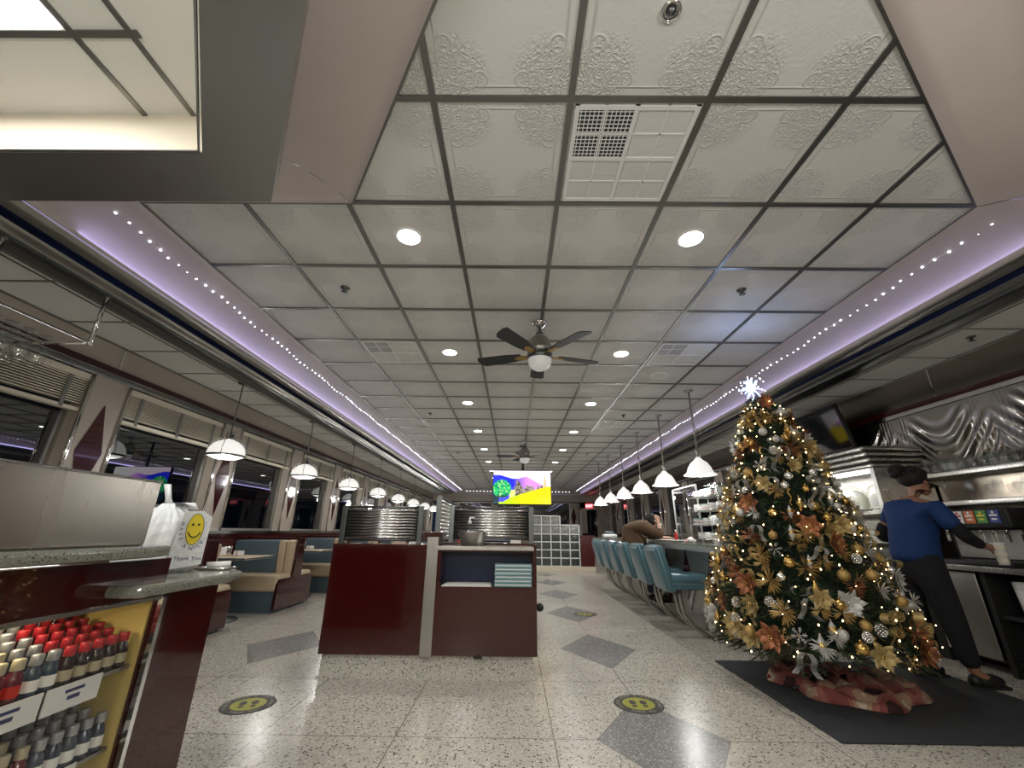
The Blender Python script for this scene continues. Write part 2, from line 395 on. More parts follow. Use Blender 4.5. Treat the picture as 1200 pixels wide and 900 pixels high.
# ------------------------------------------------------------------ room shell
b=MB(); b.box(-4.1,4.5,-1.8,20.2,-.06,0); struct('floor',b,'terrazzo_floor')
OUT=[(.64,.45),(2.66,1.88),(2.66,19.5),(-2.21,19.5),(-2.21,1.88),(-.96,1.88),(.01,.45)]
b=MB(); b.prism(OUT,CH,CH+.05); struct('ceiling',b,'tile')
R1=offp(OUT[:3],1.0)
b=MB(); b.prism([tuple(p) for p in R1]+[(3.66,20),(4.3,20),(4.3,-1.6),(1.2,-1.6)],LC,LC+.04)
b.box(-3.84,-3.21,-1.6,20,LC,LC+.04); b.box(-3.3,3.7,19.95,20.0,LC,LC+.04)
struct('ceiling_side',b,'tile_plain')
b=MB(); b.box(-3.21,1.2,-1.6,-.35,LC+.04,LC+.07); b.box(-3.21,-.2,-.35,.2,LC+.10,LC+.13); b.box(-.2,1.2,-.35,.45,LC+.15,LC+.19)
struct('ceiling_entrance',b,'tile_plain')
# suspended grid bars
b=MB(); W=.014; Z0,Z1=CH-.008,CH
for X,Y0 in ((-1.593,1.88),(-.983,1.88),(-.373,1.013),(.2367,.45),(.847,.593),(1.457,1.02),(2.067,1.447)): b.box(X-W,X+W,Y0,19.5,Z0,Z1)
b.box(-.133,.94,.659-W,.659+W,Z0-.0005,Z1); b.box(-.546,1.81,1.269-W,1.269+W,Z0-.0005,Z1)
y=1.879
while y<19.4: b.box(-2.21,2.66,y-W,y+W,Z0-.0005,Z1); y+=.61
sweep(b,OUT+[OUT[0]],[(-.012,Z0-.002),(.012,Z0-.002)])
struct('trim_1',b,'grid_steel')
b=MB()
y=1.879-.61*5
while y<19.9:
    b.box(-3.84,-3.2,y-.008,y+.008,LC-.004,LC); b.box(3.66,4.3,y-.008,y+.008,LC-.004,LC); y+=.61
b.box(-3.335,-3.32,-1.6,20,LC-.0045,LC); b.box(3.775,3.79,1.2,20,LC-.0045,LC)
b.box(-3.84,-3.825,-1.6,20,LC-.012,LC); b.box(4.285,4.3,-1.6,20,LC-.012,LC)
struct('trim_2',b,'grid_steel')
# coves, ribs and the steel valances
CV=[(.45*math.sin(t),CH-.17*(1-math.cos(t))) for t in [pi/2*i/10 for i in range(11)]]
b=MB(); sweep(b,OUT,CV,sm=True); o=struct('trim_3',b,'cove')
so=o.modifiers.new('s','SOLIDIFY'); so.thickness=.01; so.offset=-1
b=MB()
def rib(path):
    rows=sweep
def ribat(px,py,nx,ny):
    pts=[(px+nx*o,py+ny*o,z-.003) for o,z in CV]; tx,ty=-ny*.011,nx*.011
    vs=[]
    for p in pts: vs+= [(p[0]-tx,p[1]-ty,p[2]),(p[0]+tx,p[1]+ty,p[2]),(p[0]+tx,p[1]+ty,p[2]+.004),(p[0]-tx,p[1]-ty,p[2]+.004)]
    fs=[]
    for i in range(len(pts)-1):
        for j in range(4): fs.append((4*i+j,4*i+(j+1)%4,4*i+4+(j+1)%4,4*i+4+j))
    b.add(vs,fs,0,True)
y=2.489
while y<19: ribat(-2.21,y,-1,0); ribat(2.66,y,1,0); y+=1.22
x=-1.6
while x<2.6: ribat(x,19.5,0,1); x+=1.22
n=Vector((1.43,-2.02)).normalized()
ribat(2.33,1.65,n.x,n.y) ; ribat(1.55,1.09,n.x,n.y); ribat(.9,.63,n.x,n.y)
for cn in (1,4,5):   # mitre strips
    a=[Vector((*offp(OUT,o)[cn],z-.003)) for o,z in CV]; b.tube(a,.009,6)
struct('trim_4',b,'chrome')
PR=OUT[:3]; PL=[(-2.21,19.5),(-2.21,1.3)]
b=MB()
for P_ in (PR,PL):
    sweep(b,P_,[(.445,2.632),(.46,2.615),(.545,2.612)],0,True)
    sweep(b,P_,[(.545,2.612),(.545,2.64),(.625,2.64),(.625,2.605)],1)
    sweep(b,P_,[(.625,2.605),(.68,2.600),(.745,2.598)],0,True)
    sweep(b,P_,[(.745,2.598),(.750,2.588)],2); sweep(b,P_,[(.750,2.588),(.82,2.584),(.90,2.588),(.985,2.602)],2,True); sweep(b,P_,[(.985,2.602),(1.0,2.655)],2)
struct('trim_5',b,['stainless_soft','navy','valance_dark'])
# cove light strips lying on the valance lip (lamps of their own)
b=MB()
for P_ in (PR,[(-2.21,19.5),(-2.21,1.6)],[(2.6,19.5),(-2.15,19.5)]): sweep(b,P_,[(.440,2.640),(.440,2.655),(.447,2.655)])
tag(b.build('led_strip_light','led_strip'),'violet LED strip glowing along the lower lip of the ceiling cove','light')
for nm,x,ry in (('cove_glow_right',2.66+.425,1),('cove_glow_left',-2.21-.425,-1)):
    l=area(nm,(x,10.6,2.655),.035,17.2,7.5,(.52,.48,1),rot=(0,math.radians(180-62*ry),0))
# walls
SILL0,SILL1,WT=.93,.965,2.31
PC=[3.66+1.80*k for k in range(-3,10)]
b=MB(); b.box(-4.02,XL,-1.6,20,2.42,2.66,0); b.box(-4.02,XL,-1.6,20,0,.90,1)
for pc in PC: b.box(-4.02,XL,pc-.195,pc+.195,.90,2.42,0)
b.box(-4.02,XL,-1.6,PC[0]-.195,.9,2.42,0)
struct('wall_left',b,['beige','maroon_dull'])
b=MB(); b.box(-4.0,XL+.03,-1.6,20,.885,.93,0); b.box(-4.0,XL+.03,-1.6,20,2.37,2.425,1)
for pc in PC:   # long maroon diamonds on the piers
    b.prism([(pc,2.07),(pc+.12,1.63),(pc,1.15),(pc-.12,1.63)],XL,XL+.006,'x',0)
struct('trim_6',b,['maroon','maroon_trim'])
b=MB(); b.box(-4.0,XL+.045,-1.6,20,.93,.968); b.box(-4.0,XL+.012,-1.6,20,2.31,2.37)
for pc in PC:
    for s in (-1,1): b.cyl((XL+.004,pc+s*.188,.968),(XL+.004,pc+s*.188,2.31),.016,n=10)
y=3.67-2.4*2
while y<20: b.box(XL,XL+.006,y-.012,y+.012,2.425,2.65); y+=2.4
struct('trim_7',b,'chrome')
ORD=['','second','third','fourth','fifth','sixth','seventh','eighth','ninth']
def blind(y0,y1,n):
    t=thing('window_blind','cream slatted blind pulled up in the '+n,'blind',(XL-.03,(y0+y1)/2,2.3),0,'cream window blinds along the left wall')
    m=MB(); m.box(XL-.06,XL-.005,y0+.01,y1-.01,2.245,2.30); m.build('head_rail','blind',t)
    m=MB()
    for i in range(11): z=2.235-.021*i; m.box(XL-.058,XL-.008,y0+.02,y1-.02,z-.004,z+.004,T=None)
    m.build('slats','blind',t)
    m=MB(); m.box(XL-.062,XL-.002,y0+.015,y1-.015,1.955,1.985); m.build('bottom_rail','blind',t)
    for f in (.12,.5,.88):
        m=MB(); yy=y0+(y1-y0)*f; m.box(XL-.004,XL,yy-.017,yy+.017,1.96,2.245); m.build('tape','tape',t)
names={0:'first window behind the stainless register hood',1:'window just right of the first maroon diamond',2:'window behind the nearest left dome lamp',3:'window behind the second left dome lamp',4:'window behind the third left dome lamp',5:'window behind the fourth left dome lamp'}
wi=0
for i in range(len(PC)-1):
    y0,y1=PC[i]+.195,PC[i+1]-.195
    if y1<1: continue
    wi+=1
    b=MB()
    for (a0,a1,z0,z1) in ((y0,y0+.035,.968,2.31),(y1-.035,y1,.968,2.31),(y0,y1,.968,1.0),(y0,y1,2.28,2.31)): b.box(-3.99,-3.95,a0,a1,z0,z1)
    f=struct('window_%d'%wi,b,'stainless_soft')
    m=MB(); m.box(-3.975,-3.965,y0+.03,y1-.03,.99,2.29); m.build('pane','pane',f)
    blind(y0,y1,names.get(wi-1,'far left window, number %s from the near end'%ORD[min(8,wi-1)]))
# right wall
b=MB(); b.box(XR,XR+.15,-1.6,20,0,.95,0); b.box(XR,XR+.15,-1.6,20,2.22,2.66,0); b.box(XR,XR+.15,-1.6,8.6,.95,2.22,0)
RC=[8.75+1.80*k for k in range(0,7)]
for pc in RC: b.box(XR,XR+.15,pc-.195,pc+.195,.95,2.22,1)
struct('wall_right',b,['back_steel','beige'])
b=MB(); b.box(XR-.03,XR+.02,-1.6,20,2.275,2.33,0)
for pc in RC: b.prism([(pc,2.07),(pc+.12,1.63),(pc,1.15),(pc-.12,1.63)],XR-.006,XR,'x',0)
struct('trim_8',b,'maroon')
b=MB(); b.box(XR-.035,XR+.02,-1.6,20,2.235,2.275); 
y=-.9
while y<8: b.box(XR-.006,XR,y-.008,y+.008,2.33,2.65); y+=1.22
for pc in RC:
    for s in (-1,1): b.cyl((XR-.004,pc+s*.188,.95),(XR-.004,pc+s*.188,2.22),.016,n=10)
struct('trim_9',b,'chrome')
for i in range(len(RC)-1):
    wi+=1; y0,y1=RC[i]+.195,RC[i+1]-.195; b=MB()
    for (a0,a1,z0,z1) in ((y0,y0+.035,.95,2.22),(y1-.035,y1,.95,2.22),(y0,y1,.95,1.0),(y0,y1,2.18,2.22)): b.box(4.39,4.43,a0,a1,z0,z1)
    f=struct('window_%d'%wi,b,'stainless_soft'); m=MB(); m.box(4.405,4.415,y0+.03,y1-.03,.98,2.2); m.build('pane','pane',f)
# back wall, door, windows, columns
b=MB(); b.box(-4.0,4.4,YB,YB+.15,2.30,2.66); b.box(-4.0,3.1,YB,YB+.15,0,.95); b.box(3.95,4.4,YB,YB+.15,0,2.3); b.box(3.1,3.95,YB,YB+.15,2.05,2.3)
for x in (-3.9,-2.7,-.9,.45,2.75,3.12): b.box(x-.1,x+.1 if x<2.7 else x+.3,YB,YB+.15,.95,2.30)
struct('wall_back',b,'beige')
b=MB(); b.box(-3.84,4.3,YB-.02,YB,2.28,2.32); struct('trim_10',b,'maroon_dull')
for x0,x1 in ((-2.6,-1.0),(-.8,.35),(.55,2.65)):
    wi+=1; b=MB()
    for (a0,a1,z0,z1) in ((x0,x0+.04,.95,2.3),(x1-.04,x1,.95,2.3),(x0,x1,.95,1.0),(x0,x1,2.25,2.3)): b.box(a0,a1,YB+.03,YB+.07,z0,z1)
    f=struct('window_%d'%wi,b,'stainless_soft'); m=MB(); m.box(x0+.03,x1-.03,YB+.045,YB+.055,.99,2.26); m.build('pane','pane',f)
b=MB(); b.box(3.1,3.16,YB-.01,YB+.1,0,2.05); b.box(3.89,3.95,YB-.01,YB+.1,0,2.05); b.box(3.1,3.95,YB-.01,YB+.1,1.98,2.05)
f=struct('door_1',b,'stainless_soft'); m=MB(); m.box(3.16,3.89,YB+.03,YB+.06,0,1.98); m.build('pane','gloss_black',f)
m=MB(); m.cyl((3.24,YB-.02,.9),(3.24,YB-.02,1.25),.015); m.build('handle','chrome',f)
b=MB(); b.prism([(2.8,2.1),(2.92,1.65),(2.8,1.2),(2.68,1.65)],YB-.01,YB,'y'); struct('trim_11',b,'maroon')
t=thing('exit_sign','red illuminated EXIT sign above the far door','sign',(3.52,YB-.06,2.08))
m=MB(); m.rbox(3.36,3.70,YB-.06,YB-.01,2.06,2.24,.01); m.build('housing','exit_red',t)
vs,fs=textmesh('EXIT',.15); m=MB(); m.add([(3.53+x,YB-.064,2.15+y) for x,y,z in vs],fs); m.build('letters','exit_text',t)
b=MB(); b.box(-4.0,4.4,-1.75,-1.6,0,2.75); struct('wall_front',b,'beige')
# entrance canopy with its steel soffit ring
Oc,Ic=Vector((-1.157,1.52)),Vector((-1.296,1.257)); d=Vector((.5655,-.8247)); di=Vector((.574,-.819))
O2=Oc+d*1.6; I2=Ic+di*1.28; zs=2.45
b=MB(); b.prism([(-3.2,1.52),tuple(Oc),tuple(O2),tuple(I2),tuple(Ic),(-3.2,1.257)],zs,zs+.012)
b.prism([(-3.2,1.52),tuple(Oc),(Oc.x-.012,Oc.y-.012),(-3.2,1.508)],zs+.012,2.64); b.prism([tuple(Oc),tuple(O2),(O2.x-.012,O2.y-.004),(Oc.x-.012,Oc.y-.012)],zs+.012,2.64)
struct('trim_12',b,'canopy_steel')
b=MB(); b.prism([(-3.2,1.257),tuple(Ic),(Ic.x+.01,Ic.y+.01),(-3.2,1.267)],zs+.012,2.67); b.prism([tuple(Ic),tuple(I2),(I2.x+.012,I2.y),(Ic.x+.012,Ic.y)],zs+.012,2.67)
b.box(-3.21,-3.2,.1,1.52,zs,2.67)
struct('trim_13',b,'cream')
b=MB(); b.prism([(-3.2,1.257),tuple(Ic),tuple(I2),(-3.2,I2.y)],2.67,2.69); struct('ceiling_canopy',b,'tile_plain')
b=MB(); b.box(-3.2,-1.36,.95-.012,.95+.012,2.663,2.67); b.box(-1.612,-1.59,.21,1.257,2.6625,2.67); b.box(-1.40,-1.38,.21,1.257,2.6625,2.67)
b.tube([(-3.2,1.25,2.455),(Ic.x-.01,1.25,2.455),(I2.x-.008,I2.y,2.455)],.006,6)
struct('trim_14',b,'grid_steel')
t=thing('ceiling_light_panel','bright white square light panel inside the entrance canopy','light',(-2.05,.62,2.67))
m=MB(); m.box(-2.5,-1.62,.3,.93,2.655,2.662); m.build('diffuser','panel_lit',t)
area('canopy_panel_light',(-2.06,.62,2.65),.85,.6,P_PANEL,(1,.98,.95))
# ------------------------------------------------------------------ ceiling fixtures
t=thing('downlight','round recessed downlight in a white tile','light',(0,0,CH))
m=MB(); m.lathe([(.072,-.003),(.092,-.006),(.096,0)],(0,0,CH),24); m.build('trim_ring','white',t)
m=MB(); m.lathe([(0,-.004),(.073,-.004)],(0,0,CH),24); m.build('lens','downlight',t)
dl0=t; first=True
sides={-.70:'left',1.135:'right'}
NM=['nearest','second','third','fourth','fifth','sixth','seventh','eighth','ninth','tenth']
for X,sd in sides.items():
    for k in range(9):
        Y=2.18+1.83*k
        lab='round white recessed downlight, %s of the %s ceiling row counting from the entrance'%(NM[k],sd)
        if first: t=dl0; t.location=(X,Y,CH); t['label']=lab; t['group']='round downlights in the main ceiling'; first=False
        else: t=dup(dl0,(X,Y,CH),label=lab)
        area('downlight_lamp',(X,Y,CH-.012),.14,.14,P_DOWN,(1,.975,.94),shape='DISK',spread=2.6)
def dome(label,x,y,first=[None]):
    g='white glass dome lamps hanging over the left booths'
    if first[0] is not None: t=dup(first[0],(x,y,LC),label=label)
    else:
        t=thing('dome_pendant_lamp',label,'lamp',(x,y,LC),0,g); first[0]=t; c=(x,y,0)
        m=MB(); m.lathe([(0,LC),(.055,LC),(.05,LC-.022),(0,LC-.025)],c,20); m.build('ceiling_plate','dark_steel',t)
        m=MB(); m.tube([(x,y,LC-.02),(x+.004,y,2.4),(x-.003,y,2.25),(x,y,2.03)],.006,6); m.build('cord','dark_steel',t)
        m=MB(); m.lathe([(0,2.05),(.03,2.05),(.045,2.03),(.045,1.975),(.06,1.965),(.06,1.945),(0,1.945)],c,20); m.build('cap','chrome',t)
        m=MB(); m.lathe([(.055,1.945),(.10,1.93),(.14,1.90),(.168,1.86),(.183,1.81),(.188,1.765)],c,28)
        m.lathe([(.176,1.765),(.12,1.742),(.05,1.734),(0,1.732)],c,28); m.build('glass_dome','shade_lit',t)
        m=MB(); m.lathe([(.186,1.778),(.197,1.778),(.197,1.762),(.180,1.758),(.186,1.778)],c,28); m.build('rim','dark_steel',t)
        for a in (0,pi/2,pi,3*pi/2):
            m=MB(); pts=[(x+math.cos(a+.35)*r,y+math.sin(a+.35)*r,z) for r,z in ((.05,1.985),(.10,1.965),(.15,1.92),(.185,1.85),(.196,1.775))]
            m.tube(pts,.004,6); m.build('strap','chrome',t)
    bulb('dome_lamp_light',(x,y,1.66),P_PEND,r=.05)
    return t
dn=['nearest white dome lamp, hanging left above the white carry-out bag']+['%s white dome lamp along the left windows, counting from the carry-out bag'%NM[k] for k in range(1,9)]
for k in range(9): dome(dn[k],-3.27,4.62+1.84*k)
def bell(label,x,y,first=[None]):
    g='white bell lamps on rods over the counter'
    if first[0] is not None: t=dup(first[0],(x,y,CH),label=label)
    else:
        t=thing('bell_pendant_lamp',label,'lamp',(x,y,CH),0,g); first[0]=t; c=(x,y,0)
        m=MB(); m.lathe([(0,CH),(.062,CH),(.062,CH-.012),(.02,CH-.03),(0,CH-.03)],c,20); m.build('ceiling_plate','stainless',t)
        m=MB(); m.cyl((x,y,CH-.02),(x,y,1.88),.011,n=10); m.cyl((x,y,2.30),(x,y,2.34),.016,n=10); m.cyl((x,y,2.02),(x,y,1.9),.02,.028,n=10); m.build('rod','stainless',t)
        m=MB(); m.tube([(x,y,2.35),(x+.06,y,2.22),(x+.075,y,2.12),(x+.03,y,2.03)],.004,6); m.build('cord','dark_steel',t)
        m=MB(); m.lathe([(.03,1.90),(.055,1.87),(.10,1.835),(.135,1.78),(.155,1.725),(.160,1.715),(.195,1.690),(.198,1.682),(.15,1.690),(0,1.70)],c,28); m.build('shade','shade_lit_b',t)
        m=MB(); m.lathe([(0,1.665),(.018,1.672),(.02,1.70)],c,12); m.build('bulb','bulb_white',t)
    bulb('bell_lamp_light',(x,y,1.60),P_PEND,r=.05)
for k in range(6):
    bell(['nearest white bell lamp, hanging just left of the tree top','second white bell lamp on its rod, left of the tree'][k] if k<2 else '%s white bell lamp over the counter, counting from the tree'%NM[k],2.33,5.2+1.24*k)
def fan(label,x,y,first=[None]):
    if first[0] is not None: return dup(first[0],(x,y,CH),rz=.35,label=label)
    t=thing('ceiling_fan',label,'fan',(x,y,CH),0,'ceiling fans'); first[0]=t; c=(x,y,0)
    m=MB(); m.lathe([(0,CH),(.075,CH),(.07,CH-.02),(.04,CH-.05),(0,CH-.055)],c,20); m.build('canopy','chrome',t)
    m=MB(); m.cyl((x,y,CH-.05),(x,y,2.66),.014); m.lathe([(0,2.70),(.035,2.69),(.035,2.67),(0,2.66)],c,12); m.build('rod','dark_steel',t)
    m=MB(); m.lathe([(0,2.675),(.04,2.67),(.075,2.64),(.10,2.60),(.105,2.545),(.11,2.54),(.11,2.50),(.085,2.485),(0,2.485)],c,28); m.build('motor','stainless_soft',t)
    m=MB(); m.lathe([(.10,2.483),(.112,2.48),(.112,2.44),(.098,2.43)],c,28); m.build('collar','dark_steel',t)
    m=MB(); m.lathe([(.104,2.432),(.100,2.39),(.08,2.355),(.045,2.335),(0,2.328)],c,28); m.build('globe','frost',t)
    for k in range(5):
        a=pi/2+2*pi*k/5; T=Matrix.Translation((x,y,2.475))@Matrix.Rotation(a,4,'Z')@Matrix.Rotation(.20,4,'X')
        m=MB(); poly=[(.17,-.045),(.30,-.062),(.53,-.072),(.565,-.045),(.585,.03),(.57,.066),(.30,.062),(.17,.045)]
        m.prism(poly,-.004,.004,'z',0,T); m.build('blade','blade',t,bevel=.002)
        m=MB(); m.prism([(.09,-.02),(.15,-.03),(.21,-.025),(.235,0),(.21,.025),(.15,.03),(.09,.02)],-.013,-.004,'z',0,T); m.build('blade_bracket','gold_matte',t)
fan('near dark five-blade ceiling fan with a frosted globe',.22,3.33)
fan('far small-looking ceiling fan above the landscape television',.22,8.56)
def vent(label,x,y,s,kind,t0=CH):
    t=thing('ceiling_vent',label,'vent',(x,y,t0),0,'square ceiling vents'); h=s/2; z1=t0-.001; z0=t0-.012
    m=MB()
    for a in (-h,-.012,h-.02): m.box(x+a,x+a+.02,y-h,y+h,z0,z1); 
    for a in (-h,-.012,h-.02): m.box(x-h,x+h,y+a,y+a+.02,z0+.0005,z1)
    for q in (-.5,.5):
        m.box(x+q*h-.004,x+q*h+.004,y-h,y+h,z0+.003,z1); m.box(x-h,x+h,y+q*h-.004,y+q*h+.004,z0+.003,z1)
    m.build('frame','white',t)
    for qx,qy in ((0,0),(1,0),(0,1),(1,1)):
        X0,Y0=x-h+qx*h,y-h+qy*h; dark=(qx,qy)==(0,0)
        m=MB(); m.box(X0+.012,X0+h-.012,Y0+.012,Y0+h-.012,z0+.007,z0+.009); m.build('panel','charcoal' if dark else 'tile_plain',t)
        if dark:
            m=MB(); n=13
            for i in range(1,n):
                c=X0+.01+(h-.02)*i/n; m.box(c-.002,c+.002,Y0+.01,Y0+h-.01,z0+.004,z0+.006)
                c=Y0+.01+(h-.02)*i/n; m.box(X0+.01,X0+h-.01,c-.002,c+.002,z0+.0035,z0+.0055)
            m.build('perforated_grille','white',t)
vent('large square white vent grille in the ceiling near the entrance','.'and .5417,1.574,.56,0)
vent('square vent with one dark quarter left of the near fan',-1.288,4.014,.56,0)
vent('square vent with one dark quarter right of the near fan',1.762,4.014,.56,0)
for nm,x,y in (('left',-1.288,7.06),('right',1.762,7.06),('far left',-1.288,10.1),('far right',1.762,10.1)):
    vent('small-looking ceiling vent on the %s beyond the near fan'%nm,x,y,.56,0)
def sprinkler(label,x,y,z=CH):
    t=thing('sprinkler_head',label,'sprinkler',(x,y,z),0,'sprinkler heads')
    m=MB(); m.lathe([(0,0),(.036,0),(.034,-.008),(.014,-.014),(.010,-.035),(0,-.035)],(x,y,z),14); m.build('body','dark_steel',t)
    m=MB(); m.lathe([(0,-.038),(.024,-.038),(.024,-.042),(0,-.042)],(x,y,z),12); m.build('deflector','dark_steel',t)
for nm,x,y in (('left of the near left downlight',-1.35,2.78),('right of the near right downlight',1.77,2.77),('between the left vents',-1.38,6.43),('between the right vents',1.77,6.43),('beyond the second left vent',-1.38,9.9),('beyond the second right vent',1.77,9.9)):
    sprinkler('dark sprinkler head in the ceiling '+nm,x,y)
sprinkler('dark sprinkler head over the drinks station on the right',4.0,3.25,LC)
t=thing('ceiling_eyeball_fixture','round chrome eyeball fixture in the tile at the top edge','fixture',(.56,.945,CH))
m=MB(); m.lathe([(.025,-.002),(.028,-.012),(.036,-.010),(.038,0)],(.56,.945,CH),24); m.build('ring','chrome',t)
m=MB(); m.ball((.56,.945,CH-.002),.02,14); m.build('eyeball','dark_steel',t)
t=thing('ceiling_speaker','round white speaker grille in the ceiling right of the fan','speaker',(1.75,4.64,CH))
m=MB(); m.lathe([(0,-.008),(.08,-.008),(.09,-.014),(.105,-.012),(.11,0)],(1.75,4.64,CH),28); m.build('ring','white',t)
m=MB(); m.lathe([(0,-.0095),(.08,-.0095)],(1.75,4.64,CH),28); m.build('mesh','tile_plain',t)
# fairy strings along the coves
def ledstring(label,side):
    t=thing('led_string_light',label,'string lights',((2.66+.2,6,CH) if side>0 else (-2.21-.2,6,CH)))
    X=(2.66+.20) if side>0 else (-2.21-.20); z=CH-.030
    pts=[]; y=2.0
    if side<0: y=1.95
    m=MB(); far=MB(); n=0; wpts=[]
    while y<19.3:
        xx=X+.012*math.sin(y*7)+.006*math.sin(y*31); zz=z+.004*math.sin(y*13); wpts.append((xx,y,zz+.006))
        if n<95: mm=MB(); mm.ball((xx,y,zz),.0068,6); mm.build('bulb','led',t)
        else: far.ball((xx,y,zz),.010,5)
        n+=1; y+=.085 if n<95 else .10
    o=far.build('distant_bulbs','led',t); o['kind']='stuff'
    m=MB(); m.tube(wpts,.0018,4); m.build('wire','paper',t)
ledstring('white LED string light running along the right ceiling cove',1)
ledstring('white LED string light running along the left ceiling cove',-1)
t=thing('led_string_light','white LED string light along the far end cove behind the television','string lights',(.2,19.7,CH))
m=MB(); x=-2.2
n=0
while x<2.65:
    mm=MB(); mm.ball((x,19.72,CH-.05),.013,6); 
    mm.build('bulb','led',t); x+=.16
m=MB(); m.tube([(-2.2,19.72,CH-.036),(2.65,19.72,CH-.036)],.003,4); m.build('wire','paper',t)
# ------------------------------------------------------------------ television screens
def picture(u,v):
    # u to the right, v up, both 0..1: pale pink sky, blue to magenta mountain, trees, yellow field
    def h(a,b): return ((math.sin(a*12.9898+b*78.233)*43758.5453)%1+1)%1
    sky=(.88,.70+.16*u,.86); c=sky
    mt=.86-.10*min(1,max(0,(u-.12)/.2)) if u<.45 else (.77+.05*math.sin((u-.45)*9) if u<.6 else .80-(u-.6)*.95)
    if v<mt:
        k=min(1,max(0,(u-.35)/.25)); c=(.02+.75*k,.03+.28*k,.95-.1*k) 
        if v<.5: c=tuple(x*.9+.05 for x in c)
    if u>.82 and v<.50+.4*max(0,1-abs(u-.90)/.035) : c=(.95,.55,.30)
    tr=.50+.05*math.sin(u*31+1)+.035*math.sin(u*67)+.05*h(round(u*70),3)+(.12 if .40<u<.48 else 0)
    if .36<u<.86 and v<tr-.10*abs(u-.5): c=(.10,.08,.06) if h(round(u*60),round(v*34))>.4 else (.45,.40,.32)
    if .28<u<.38 and v<.42: c=(.75,.85,.25)
    fy=.06+.46*min(1,max(0,(u-.18)/.75))**.75
    if v<fy:
        k=min(1,max(0,(u-.2)/.6)); c=(.55+.45*k,.95-.22*k,.0); n_=h(round(u*140),round(v*90)); c=tuple(x*(.82+.25*n_) for x in c)
    dd=((u-.15)/.16)**2+((v-.45)/.27)**2
    if dd<1 and not v<.10*u: 
        n_=h(round(u*41)+3,round(v*23)+7); c=(.02,.55,.15) if n_>.45 else ((.35,.85,.25) if n_>.25 else (.0,.22,.12))
        if v<.25: c=tuple(x*.25 for x in c)
    elif u<.10 and v<.30: c=(.0,.03,.05)
    return c
def tvmat():
    m=bpy.data.materials.new('tv_picture'); m.use_nodes=True; nt=m.node_tree; b_=nt.nodes['Principled BSDF']
    a=nt.nodes.new('ShaderNodeVertexColor'); a.layer_name='picture'
    b_.inputs['Base Color'].default_value=(.01,.01,.01,1); b_.inputs['Roughness'].default_value=.1
    nt.links.new(a.outputs[0],b_.inputs['Emission Color']); b_.inputs['Emission Strength'].default_value=1.0; MT['tv_picture']=m
tvmat()
TX0,TX1,TY,TZ0,TZ1=-.44,.79,9.0,1.545,2.24
t=thing('television','bright television showing a yellow field and blue mountain, hung from the ceiling','television',(.175,TY,1.9))
m=MB(); m.rbox(TX0-.012,TX1+.012,TY+.005,TY+.07,TZ0-.02,TZ1+.012,.01); m.build('casing','gloss_black',t)
nx,ny=150,86; vs=[];fs=[]
for j in range(ny+1):
    for i in range(nx+1): vs.append((TX0+(TX1-TX0)*i/nx,TY,TZ0+(TZ1-TZ0)*j/ny))
for j in range(ny):
    for i in range(nx): a=j*(nx+1)+i; fs.append((a,a+1,a+nx+2,a+nx+1))
m=MB(); m.add(vs,fs); o=m.build('screen','tv_picture',t); me=o.data
ca=me.color_attributes.new('picture','FLOAT_COLOR','CORNER')
for p in me.polygons:
    u=(p.center.x+t.location.x-TX0)/(TX1-TX0); v=(p.center.z+t.location.z-TZ0)/(TZ1-TZ0); c=picture(u,v)
    for li in p.loop_indices: ca.data[li].color=(*c,1)
m=MB(); m.cyl((.2,TY+.10,CH),(.2,TY+.10,1.95),.022); m.box(.05,.35,TY+.06,TY+.12,1.8,2.0); m.box(.12,.28,TY+.03,TY+.17,CH-.012,CH); m.build('ceiling_mount','black',t)
T=Matrix.Translation((4.02,4.86,2.28))@Matrix.Rotation(math.radians(-12),4,'Y')
t=thing('television','dark switched-off television mounted high behind the tree','television',(4.02,4.86,2.28))
m=MB(); m.rbox(-.02,.03,-.0,1.10,-.30,.26,.01,T=T); m.build('casing','black',t)
m=MB(); m.box(-.024,-.021,.015,1.085,-.28,.245,T=T); m.build('screen','gloss_black',t)
m=MB(); m.cyl((4.04,5.4,2.3),(4.28,5.4,2.3),.03); m.box(4.27,4.29,5.3,5.5,2.15,2.4); m.build('wall_bracket','black',t)
# ------------------------------------------------------------------ booths along the left windows
def bench(y,label,first=[None]):
    if first[0] is not None: return dup(first[0],(-3.42,y,0),label=label)
    t=thing('booth_bench',label,'bench',(-3.42,y,0),0,'double-sided booth benches by the left windows'); first[0]=t
    xa,xb=-3.83,-3.0
    m=MB(); m.prism([(y-.46,.03),(y-.46,.33),(y-.44,.39),(y-.12,.39),(y-.075,.86),(y+.075,.86),(y+.12,.39),(y+.44,.39),(y+.46,.33),(y+.46,.03)],xb-.02,xb+.012,'x'); m.build('side_panel','maroon',t)
    m=MB(); m.box(xa,xb+.012,y-.085,y+.085,.855,.885); m.build('top_cap','maroon',t,bevel=.006)
    for s in (-1,1):
        m=MB(); m.rbox(xa,xb-.0,min(y+s*.11,y+s*.47),max(y+s*.11,y+s*.47),.24,.44,.045); m.build('seat_cushion','tan',t)
        m=MB(); T=Matrix.Translation((0,y+s*.10,.42))@Matrix.Rotation(-s*.10,4,'X')
        m.rbox(xa,-3.23,-.04,.04,0,.43,.02,0,T); m.rbox(-3.225,-3.125,-.042,.042,0,.43,.02,1,T); m.rbox(-3.12,-3.02,-.042,.042,0,.43,.02,1,T); m.build('backrest',['slate','tan'],t)
        m=MB(); m.box(xa,xb-.03,min(y+s*.05,y+s*.43),max(y+s*.05,y+s*.43),0,.24); m.build('base','slate',t)
    return t
